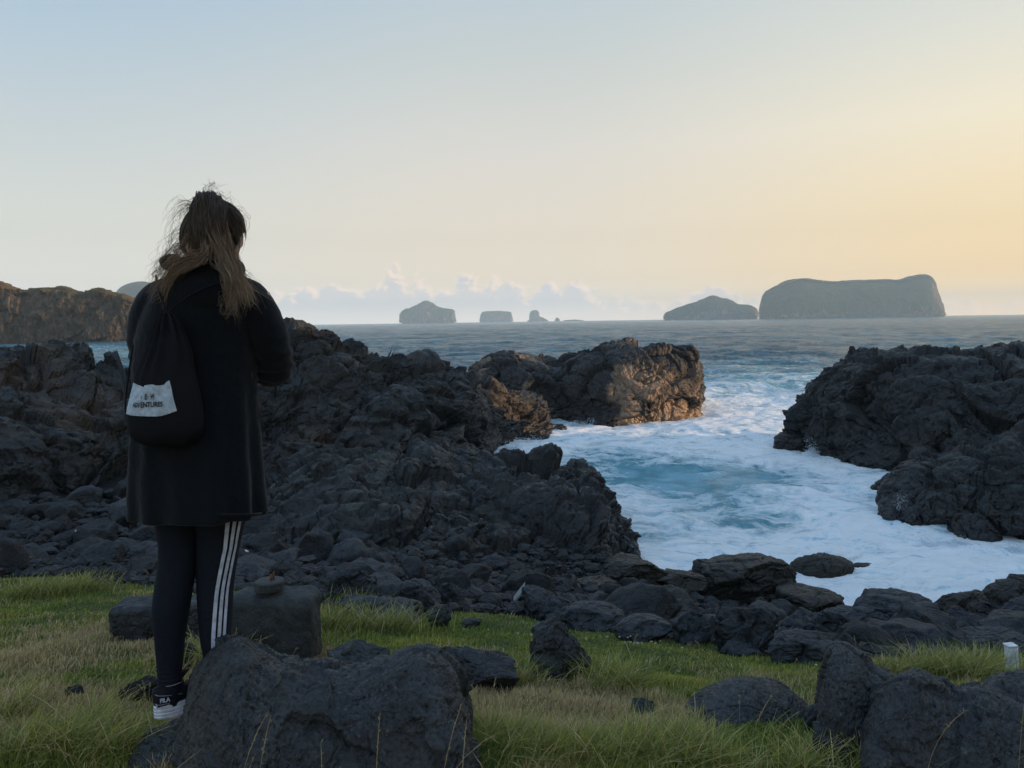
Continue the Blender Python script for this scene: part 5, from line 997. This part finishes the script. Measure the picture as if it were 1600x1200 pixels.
# shoes
def shoe(heel, phi, name_logo, flip=1):
    f = np.array([math.sin(phi), math.cos(phi), 0]); l = np.array([-math.cos(phi), math.sin(phi), 0]) * flip; T = lambda s, a, z: heel + f * s + l * a + np.array([0, 0, z])
    sp = empty('shoe'); sp.parent = person
    def sole_fn():
        n_, m_ = 60, 14; VV = np.zeros((n_, m_, 3)); th = np.linspace(0, 2 * np.pi, n_, endpoint=False)
        for j, (z, g) in enumerate([(0, .86), (.004, .95), (.010, .99), (.016, .985), (.0165, .965), (.018, .985), (.028, .995), (.0285, .972), (.030, .99), (.041, 1.0), (.0415, .978), (.043, .995), (.052, .985), (.055, .93)]):
            for i, t in enumerate(th):
                s = .125 - .133 * math.cos(t); hw = np.interp(s, [-.01, .0, .03, .09, .16, .21, .25, .26], [.026, .032, .037, .036, .046, .043, .030, .02]); a = math.sin(t); a = math.copysign(abs(a) ** .75, a) * hw
                rise = .004 + .018 * smooth(.17, .26, s) + .006 * smooth(.05, -.01, s); VV[i, j] = T(.125 + (s - .125) * g, a * g, z + rise * (1 - z / .1))
        V = VV.reshape(-1, 3); k = len(V); V = np.vstack([V, T(.12, 0, .004), T(.12, 0, .056)]); f0 = grid_faces(n_, m_, True)
        return V, [f0, np.array([[k, i * m_, ((i + 1) % n_) * m_] for i in range(n_)]), np.array([[k + 1, ((i + 1) % n_) * m_ + m_ - 1, i * m_ + m_ - 1] for i in range(n_)])]
    V, Fc = sole_fn(); plink('sole', mesh_np('sole', V - root_p, Fc), M_sole, sp)
    # upper
    n_, m_ = 48, 60; VV = np.zeros((n_, m_, 3)); ss = np.linspace(-.004, .247, m_)
    for j, s in enumerate(ss):
        hw = np.interp(s, [-.004, .0, .02, .07, .14, .20, .235, .247], [.010, .0205, .0305, .0325, .041, .038, .024, .005]); top = np.interp(s, [-.004, .0, .03, .075, .10, .15, .20, .235, .247], [.10, .118, .122, .118, .103, .080, .062, .050, .042])
        for i in range(n_):
            t = 2 * math.pi * i / n_; a = math.sin(t); c = math.cos(t); h = (top - .046) / 2; k = 1 - .28 * (c > 0) * c; VV[i, j] = T(s - .004 * c * (s < .02), math.copysign(abs(a) ** .8, a) * hw * k * (1 - .12 * (c < 0) * abs(c) ** .5), .046 + h + math.copysign(abs(c) ** .7, c) * h)
    V = VV.reshape(-1, 3); k = len(V); V = np.vstack([V, VV[:, 0].mean(0), VV[:, -1].mean(0)]); me = mesh_np('upper', V - root_p, [grid_faces(n_, m_, True)[:, ::-1], np.array([[k, i * m_, ((i + 1) % n_) * m_] for i in range(n_)]), np.array([[k + 1, ((i + 1) % n_) * m_ + m_ - 1, i * m_ + m_ - 1] for i in range(n_)])]); up = plink('upper', me, M_shoe, sp)
    for pts in ([T(-.005, .004, .100), T(.000, .0225, .098), T(.03, .0305, .090), T(.075, .0325, .080)], [T(-.005, .004, .068), T(.000, .023, .067), T(.03, .0315, .065)]):
        V_, f_ = tube_arr(pts, [.0016] * len(pts), 6, 24); plink('piping', mesh_np('piping', V_ - root_p, f_), M_pipe, sp)
    V_, f_ = tube_arr([T(-.003, .012, .054), T(-.0045, .012, .068)], [.0022, .0022], 6, 6); plink('heel_tab', mesh_np('heel_tab', V_ - root_p, f_), M_sole, sp)
    # laces
    lp = []
    for (a, b, c_) in [(.016, .012, .03), (-.016, .015, .028), (.03, -.01, .012), (-.028, -.012, .014), (.008, .02, .038)]: lp.append(tube_arr([T(.085, 0, .118), T(.085 + b, a * .7, .118 + c_ * .8), T(.088 + b * 1.6, a * 1.5, .118 + c_), T(.088, a * .4, .119)], [.0024] * 4, 6, 18))
    for q_ in range(4): lp.append(tube_arr([T(.09 + q_ * .022, -.022, .098 - q_ * .011), T(.095 + q_ * .022, 0, .112 - q_ * .011), T(.09 + q_ * .022, .022, .098 - q_ * .011)], [.0024] * 3, 6, 10))
    V_, f_ = join(lp); plink('lace', mesh_np('lace', V_ - root_p, f_), M_black, sp)
    if name_logo:
        cu = bpy.data.curves.new('logo', 'FONT'); cu.body = 'FILA'; cu.size = 1; cu.extrude = .02; cu.offset = .025; cu.space_character = .9; to = bpy.data.objects.new('t', cu); C.objects.link(to)
        me = bpy.data.meshes.new_from_object(to.evaluated_get(bpy.context.evaluated_depsgraph_get())); bpy.data.objects.remove(to); V = get_co(me); V = (V - V.min(0)) / (V.max(0) - V.min(0))
        s_ = .001 + V[:, 0] * .030; X = heel + np.outer(s_ , f) + np.outer(.0225 + .0085 * smooth(0, .03, s_) + .0020 + V[:, 2] * .001, l) + np.outer(.0735 + V[:, 1] * .0145 - .002 * V[:, 0], [0, 0, 1]); set_co(me, X - root_p); me.name = 'logo'; me.materials.clear(); plink('logo', me, M_sole, sp)
shoe(S(245, 1130, 2.52), rad(36), True, -1); shoe(S(337, 1128, 2.60) + np.array([0, 0, .03]), rad(10), False, -1)
ptube('anklet', [S(248, 1072, 2.57), S(252, 1073, 2.535), S(268, 1071.5, 2.527), S(283, 1066, 2.545), S(286, 1063, 2.575)], .0014, M_pipe, None)
# hair: scalp cap and thousands of strands
rh = np.random.RandomState(5)
PB = S(325, 322, 2.515)
def cap_fn(V, U):
    return V * (1 + .02 * fbm(U * 6, 3, .5, 3))[:, None]
U, Fc = ico(5); Vc = U * np.array([.083, .100, .119]); keep_v = (U[:, 1] < .42 + .55 * smooth(.1, .9, U[:, 2])) & (U[:, 2] > -.62 + .35 * (U[:, 1] > 0)); fk = Fc[keep_v[Fc].all(1)]; Vc = Vc @ RH.T + HC
capc = np.tile(np.array([[.030, .021, .015]]), (len(Vc), 1)); cap = plink('scalp_hair', mesh_np('scalp_hair', Vc, [fk], True, {'tint': capc}), M_hair)
strands = []  # (n,20,3) arrays with radius
def guide(pts, n, sp0, sp1, fr=.004, r=.00055, lenv=.2, tone=(.045, .03, .02), tone2=(.17, .125, .085), clump=5, ypow=1.0):
    g = catmull(np.array([S(*p) for p in pts]), 26); t = np.linspace(0, 1, 26); nc = max(1, n // clump)
    co = rh.normal(0, 1, (nc, 3)); co2 = co * .75 + rh.normal(0, .65, (nc, 3)); ci = rh.randint(0, nc, n); ph = rh.uniform(0, 99, (nc, 1))
    sp = sp0 + (sp1 - sp0) * t ** 1.2; A = co[ci][:, None] * (1 - t)[None, :, None] + co2[ci][:, None] * t[None, :, None]; A = A * np.array([1, .5, .6])
    A = A + rh.normal(0, .16, (n, 1, 3)) + rh.normal(0, .22, (n, 1, 3)) * t[None, :, None] ** 2
    off = A * sp[None, :, None]
    wv = np.stack([perlin(np.stack([ph[ci].repeat(26, 1).ravel() + k * 31, np.tile(t * 3.2, n), np.repeat(np.arange(n) * .02, 26)], -1), 7 + k).reshape(n, 26) for k in range(3)], -1) * fr * 6 * (t[None, :, None] ** .8)
    L_ = 1 - lenv * rh.rand(n) ** 1.5; tt_ = t[None] * L_[:, None] * 25; i0 = np.clip(tt_.astype(int), 0, 24); f_ = (tt_ - i0)[..., None]
    P_ = g[i0] * (1 - f_) + g[i0 + 1] * f_ + off + wv
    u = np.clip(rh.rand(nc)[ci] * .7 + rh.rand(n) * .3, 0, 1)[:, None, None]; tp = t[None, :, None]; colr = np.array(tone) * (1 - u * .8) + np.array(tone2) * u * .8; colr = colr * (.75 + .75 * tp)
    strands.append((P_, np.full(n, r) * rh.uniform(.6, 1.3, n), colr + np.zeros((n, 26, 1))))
def scalp(n):
    PBl = RH.T @ (PB - HC) / np.array([.083, .100, .119]); pd = PBl / np.linalg.norm(PBl)
    U_ = rh.normal(size=(n * 3, 3)); U_ /= np.linalg.norm(U_, axis=1, keepdims=True); U_ = U_[(U_[:, 2] < .35) & (U_[:, 2] > -.66) & (U_[:, 1] < .55) | ((U_[:, 1] > .3) & (U_[:, 1] < .8) & (U_[:, 2] > .3))][:n]
    t = np.linspace(0, 1, 26)[None, :, None]; D = U_[:, None] * (1 - t) + pd[None, None] * t; D /= np.linalg.norm(D, axis=-1, keepdims=True)
    ph = (U_ @ np.array([9., 7, 5]))[:, None]; rr = 1.012 + .022 * np.sin(t[..., 0] * math.pi) * (.6 + .7 * rh.rand(len(U_), 1)) + .012 * np.sin(ph * 3 + t[..., 0] * 5)
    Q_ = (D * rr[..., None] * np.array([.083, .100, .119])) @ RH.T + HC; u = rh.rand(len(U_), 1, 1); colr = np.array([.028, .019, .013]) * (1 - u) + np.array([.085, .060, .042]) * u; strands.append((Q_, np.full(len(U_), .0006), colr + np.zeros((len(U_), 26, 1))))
scalp(1500)
# the bunch on top, over and down the back of the head
D0, D1 = (.030, .021, .015), (.105, .076, .054); T0, T1 = (.065, .046, .033), (.46, .32, .21)
def fan(starts, mids, ends, k, per, r=.0005, fr=.006, tone=D0, tone2=D1, lenv=.3, s0=.006, s1=.010, dome=0.0):
    """k separate locks laid between two outlines"""
    for i in range(k):
        u = rh.rand(); mix_ = lambda pr: tuple(np.array(pr[0], float) * (1 - u) + np.array(pr[1], float) * u + rh.normal(0, 1, 3) * np.array([1.6, 1.6, .004]))
        dm = lambda i, p: (p[0], p[1] - dome * (1 - (2 * u - 1) ** 2) * (i in (1, 2)) + dome * .4 * (i in (1, 2)) * rh.rand(), p[2])
        guide([mix_(starts)] + [dm(i + 1, mix_(m)) for i, m in enumerate(mids)] + [mix_(ends)], per, s0, s1, fr, r=r, tone=tone, tone2=tone2, lenv=lenv, clump=4)
fan(([308, 334, 2.50], [342, 334, 2.50]), [([303, 322, 2.49], [343, 320, 2.49]), ([304, 312, 2.465], [342, 311, 2.465]), ([300, 326, 2.44], [346, 326, 2.44]), ([300, 352, 2.43], [346, 350, 2.43]), ([300, 380, 2.43], [350, 380, 2.43])], ([306, 405, 2.44], [356, 410, 2.44]), 44, 40, tone=(.026, .018, .013), tone2=(.13, .095, .068), lenv=.12, fr=.004, s0=.006, s1=.007, dome=11)
# down over the right shoulder blade
fan(([318, 345, 2.425], [348, 345, 2.425]), [([326, 375, 2.42], [356, 375, 2.425]), ([344, 405, 2.42], [366, 405, 2.435]), ([354, 430, 2.415], [380, 432, 2.43]), ([356, 455, 2.41], [394, 452, 2.425])], ([354, 488, 2.41], [410, 478, 2.42]), 34, 17, tone=T0, tone2=T1, lenv=.38, s0=.005, s1=.006, fr=.007)
fan(([340, 400, 2.42], [352, 400, 2.42]), [([350, 430, 2.41], [360, 430, 2.41]), ([352, 465, 2.405], [366, 462, 2.41])], ([356, 498, 2.405], [384, 500, 2.41]), 8, 14, tone=T0, tone2=(.27, .20, .14), lenv=.25, s0=.004, s1=.005, fr=.009)
# swept to the left across the hood
fan(([316, 372, 2.42], [330, 384, 2.42]), [([308, 394, 2.415], [326, 404, 2.41]), ([286, 402, 2.41], [308, 412, 2.40]), ([264, 412, 2.41], [284, 420, 2.40]), ([248, 430, 2.415], [266, 436, 2.41])], ([226, 462, 2.42], [252, 474, 2.42]), 19, 15, tone=T0, tone2=T1, lenv=.42, s0=.004, s1=.006, fr=.009)
fan(([300, 352, 2.44], [308, 368, 2.43]), [([288, 376, 2.44], [300, 388, 2.43]), ([270, 396, 2.44], [282, 404, 2.43]), ([252, 420, 2.44], [262, 424, 2.43])], ([238, 446, 2.44], [248, 452, 2.43]), 8, 10, tone=T0, tone2=T1, lenv=.5, s0=.004, s1=.008, fr=.011, r=.0004)
fan(([330, 388, 2.42], [340, 396, 2.42]), [([334, 408, 2.41], [346, 416, 2.41]), ([348, 424, 2.405], [352, 432, 2.41])], ([352, 446, 2.405], [362, 452, 2.41]), 5, 12, tone=T0, tone2=(.25, .19, .13), lenv=.2, s0=.003, s1=.005, fr=.006)
# loose flyaways
for pts, n_ in [([(305, 318, 2.50), (288, 330, 2.50), (277, 352, 2.50), (270, 380, 2.50), (262, 402, 2.50)], 26), ([(300, 316, 2.5), (282, 322, 2.5), (274, 338, 2.5), (276, 360, 2.5)], 14), ([(310, 305, 2.5), (296, 314, 2.5), (284, 314, 2.5), (272, 318, 2.5)], 8), ([(365, 325, 2.5), (378, 336, 2.5), (381, 348, 2.5), (377, 372, 2.5), (373, 388, 2.5)], 20),
                ([(340, 300, 2.5), (350, 312, 2.5), (364, 322, 2.5), (376, 332, 2.5)], 14), ([(322, 300, 2.5), (330, 292, 2.5), (340, 298, 2.5), (346, 306, 2.5)], 10), ([(290, 350, 2.5), (270, 370, 2.5), (262, 392, 2.5), (250, 412, 2.5), (246, 432, 2.5)], 26), ([(372, 410, 2.5), (384, 420, 2.5), (392, 436, 2.5), (400, 440, 2.5)], 16), ([(286, 380, 2.5), (270, 396, 2.5), (252, 420, 2.5), (240, 450, 2.5)], 22)]:
    guide(pts, n_, .006, .022, .010, r=.00032, lenv=.5, clump=2)
VV, FF, CC, off = [], [], [], 0
for (P_, r_, c_) in strands:
    n_, m_ = P_.shape[:2]; tg = np.gradient(P_, axis=1); tg /= np.linalg.norm(tg, axis=-1, keepdims=True) + 1e-9; a = np.cross(tg, np.array([.1, 1, .15])); a /= np.linalg.norm(a, axis=-1, keepdims=True) + 1e-9; b = np.cross(tg, a)
    tap = np.interp(np.linspace(0, 1, m_), [0, .1, .8, 1], [.8, 1, .8, .2]); R_ = (r_[:, None] * tap[None])[..., None]
    ring = np.stack([P_ + R_ * (math.cos(t) * a + math.sin(t) * b) for t in (0, 2.094, 4.189)], 2); VV.append(ring.reshape(-1, 3)); CC.append(np.repeat(c_.reshape(-1, 3), 3, 0))
    idx = np.arange(n_ * m_ * 3).reshape(n_, m_, 3) + off; off += n_ * m_ * 3
    for k in range(3): k2 = (k + 1) % 3; FF.append(np.stack([idx[:, :-1, k], idx[:, :-1, k2], idx[:, 1:, k2], idx[:, 1:, k]], -1).reshape(-1, 4))
plink('hair', mesh_np('hair', np.vstack(VV), [np.concatenate(FF)], True, {'tint': np.vstack(CC)}), M_hair)
# ---------------------------------------------------------------- drawstring bag on the back
BR = [(488, 254, 268, .010), (494, 250, 272, .014), (502, 247, 277, .020), (522, 240, 286, .030), (548, 229, 297, .042), (580, 214, 303, .046), (610, 206, 311, .051), (645, 199, 317, .054), (670, 201, 317, .051), (685, 210, 310, .040), (694, 226, 298, .024), (697, 240, 286, .008)]
YB = 2.385; kb = YB / F
def bag_fn(V, th, v):
    c = V.mean(0, keepdims=True); d = V - c; d[..., 2] = 0; ln = np.linalg.norm(d, axis=-1, keepdims=True) + 1e-9
    k = (.0095 * smooth(.60, .18, v) * smooth(0, .10, v))[None] * np.sin(th * 11 + 1.5 * np.sin(th * 3))[:, None] + (.003 * smooth(.72, .8, v) * smooth(1, .9, v))[None] * np.sin(th * 6)[:, None]
    return V + d / ln * k[..., None]
bag = empty('drawstring_bag', tuple(S(262, 690, YB))); tag(bag, 'black drawstring bag with a white printed panel hanging on the back of the person', 'bag'); bl = np.array(bag.location)
V, Fc = loft([(S((L + R) / 2, py, YB), (R - L) / 2 * kb, d) for (py, L, R, d) in BR], 96, 110, 2.2, bag_fn); me = mesh_np('sack', V - bl, Fc); V2 = get_co(me); N2 = get_no(me); set_co(me, V2 + N2 * (.0028 * fbm(V2 * 22, 3, .5, 71, ridged=True))[:, None] * smooth(S(0, 590, YB)[2] - bl[2], S(0, 560, YB)[2] - bl[2], V2[:, 2])[:, None]); link('sack', me, M_bagm, bag)
br = np.array(BR)
sm = catmull(br, 300)
def bag_pt(px, py, lift=.0):
    L, R, d = [np.interp(py, sm[:, 0], sm[:, i]) for i in (1, 2, 3)]; u = np.clip((px - (L + R) / 2) / ((R - L) / 2), -.999, .999); y = YB - d * (1 - abs(u) ** 2.2) ** (1 / 2.2) - lift
    q = P(px, py, YB); return np.array([q[0], y, q[2]])
topx = [215.5, 222, 230, 236, 238.5, 246, 252, 256, 262, 268, 271, 276]; topy = [596.6, 598, 601, 603, 600, 598.8, 598.6, 599.8, 600, 599, 595, 592.3]
botx = [205, 215, 230, 245, 258, 266, 278, 287.5]; boty = [644.5, 646.2, 647, 647, 647, 646.2, 642.5, 639]
nu_, nv_ = 70, 40; Vp = np.zeros((nu_, nv_, 3)); tp_ = np.linspace(0, 1, nu_)
for i, u in enumerate(tp_):
    tx_ = 215.5 + u * 60.5; bx_ = 205 + u * 82.5; ty_ = np.interp(tx_, topx, topy); by_ = np.interp(bx_, botx, boty)
    for j, v in enumerate(np.linspace(0, 1, nv_)):
        px = tx_ + (bx_ - tx_) * v; py = ty_ + (by_ - ty_) * v; px += -2.0 * math.sin(v * math.pi) * (1 - u) * .5
        wr = .0022 * math.sin((px - 236) * .35 + v * 2) * max(0, 1 - 2.2 * v) + .0016 * math.sin((px + py) * .12)
        Vp[i, j] = bag_pt(px, py, .0042 + wr)
pan = link('print_panel', mesh_np('print_panel', Vp.reshape(-1, 3) - bl, [grid_faces(nu_, nv_)[:, ::-1]]), M_white, bag)
def text_on(body, x0, x1, yb0, yb1, h0, h1, shear=0):
    cu = bpy.data.curves.new('lettering', 'FONT'); cu.body = body; cu.size = 1; cu.offset = .030; cu.resolution_u = 3; to = bpy.data.objects.new('t', cu); C.objects.link(to)
    me = bpy.data.meshes.new_from_object(to.evaluated_get(bpy.context.evaluated_depsgraph_get())); bpy.data.objects.remove(to)
    V = get_co(me); lo, hi = V.min(0), V.max(0); U_ = (V - lo) / np.maximum(hi - lo, 1e-6); out = []
    for (u, v, _) in U_:
        px = x0 + (x1 - x0) * u + shear * v; py = yb0 + (yb1 - yb0) * u - (h0 + (h1 - h0) * u) * v; wr = .0016 * math.sin((px + py) * .12); out.append(bag_pt(px, py, .0042 + .0048 + wr))
    set_co(me, np.array(out) - bl); me.name = 'lettering'; me.materials.clear(); link('lettering', me, M_ink, pan)
text_on('E', 240.3, 244.0, 621.5, 621.3, 8.2, 8.4); text_on('W', 248.8, 255.0, 621.0, 620.6, 8.6, 8.8); text_on('N', 234.2, 235.2, 622, 622, 7.5, 7.5)
text_on('ADV', 219.6, 232.2, 633.2, 634.0, 7.2, 8.0, 1.0); text_on('ENTURES', 233.6, 268.2, 633.8, 631.6, 8.4, 7.6)
def btube(pts, r): V_, f_ = tube_arr(pts, [r] * len(pts), 8, 30); link('cord', mesh_np('cord', V_ - bl, f_), M_bagm, bag)
btube([S(262, 490, 2.39), S(254, 470, 2.40), S(247, 450, 2.42), S(244, 436, 2.46), S(244, 430, 2.52)], .0028); btube([S(262, 490, 2.39), S(290, 466, 2.40), S(330, 446, 2.40), S(372, 436, 2.44), S(384, 432, 2.52)], .0028)
btube([S(203, 672, 2.385), S(196, 640, 2.42), S(200, 590, 2.46), S(208, 540, 2.48)], .0026)
# ---------------------------------------------------------------- sea air
def haze():
    m = bpy.data.materials.new('sea_haze'); m.use_nodes = True; n = NT(m.node_tree); n.n.clear(); out = n.node('ShaderNodeOutputMaterial'); v = n.node('ShaderNodeVolumePrincipled')
    v.inputs['Color'].default_value = (0.66, 0.88, 1.0, 1); v.inputs['Density'].default_value = HAZE; v.inputs['Anisotropy'].default_value = 0.0; n.l.new(v.outputs[0], out.inputs['Volume'])
    a = np.array([[-7800, -62, -4.5], [7800, -62, -4.5], [7800, 5000, -4.5], [-7800, 5000, -4.5]]); b = a.copy(); b[:, 2] = 136
    V = np.concatenate([a, b]); Fq = np.array([[0, 3, 2, 1], [4, 5, 6, 7], [0, 1, 5, 4], [1, 2, 6, 5], [2, 3, 7, 6], [3, 0, 4, 7]])
    c = V.mean(0); tag(link('haze', mesh_np('haze', V - c, [Fq], False), m, loc=c), kind='stuff')
HAZE = 2.05e-4
haze()
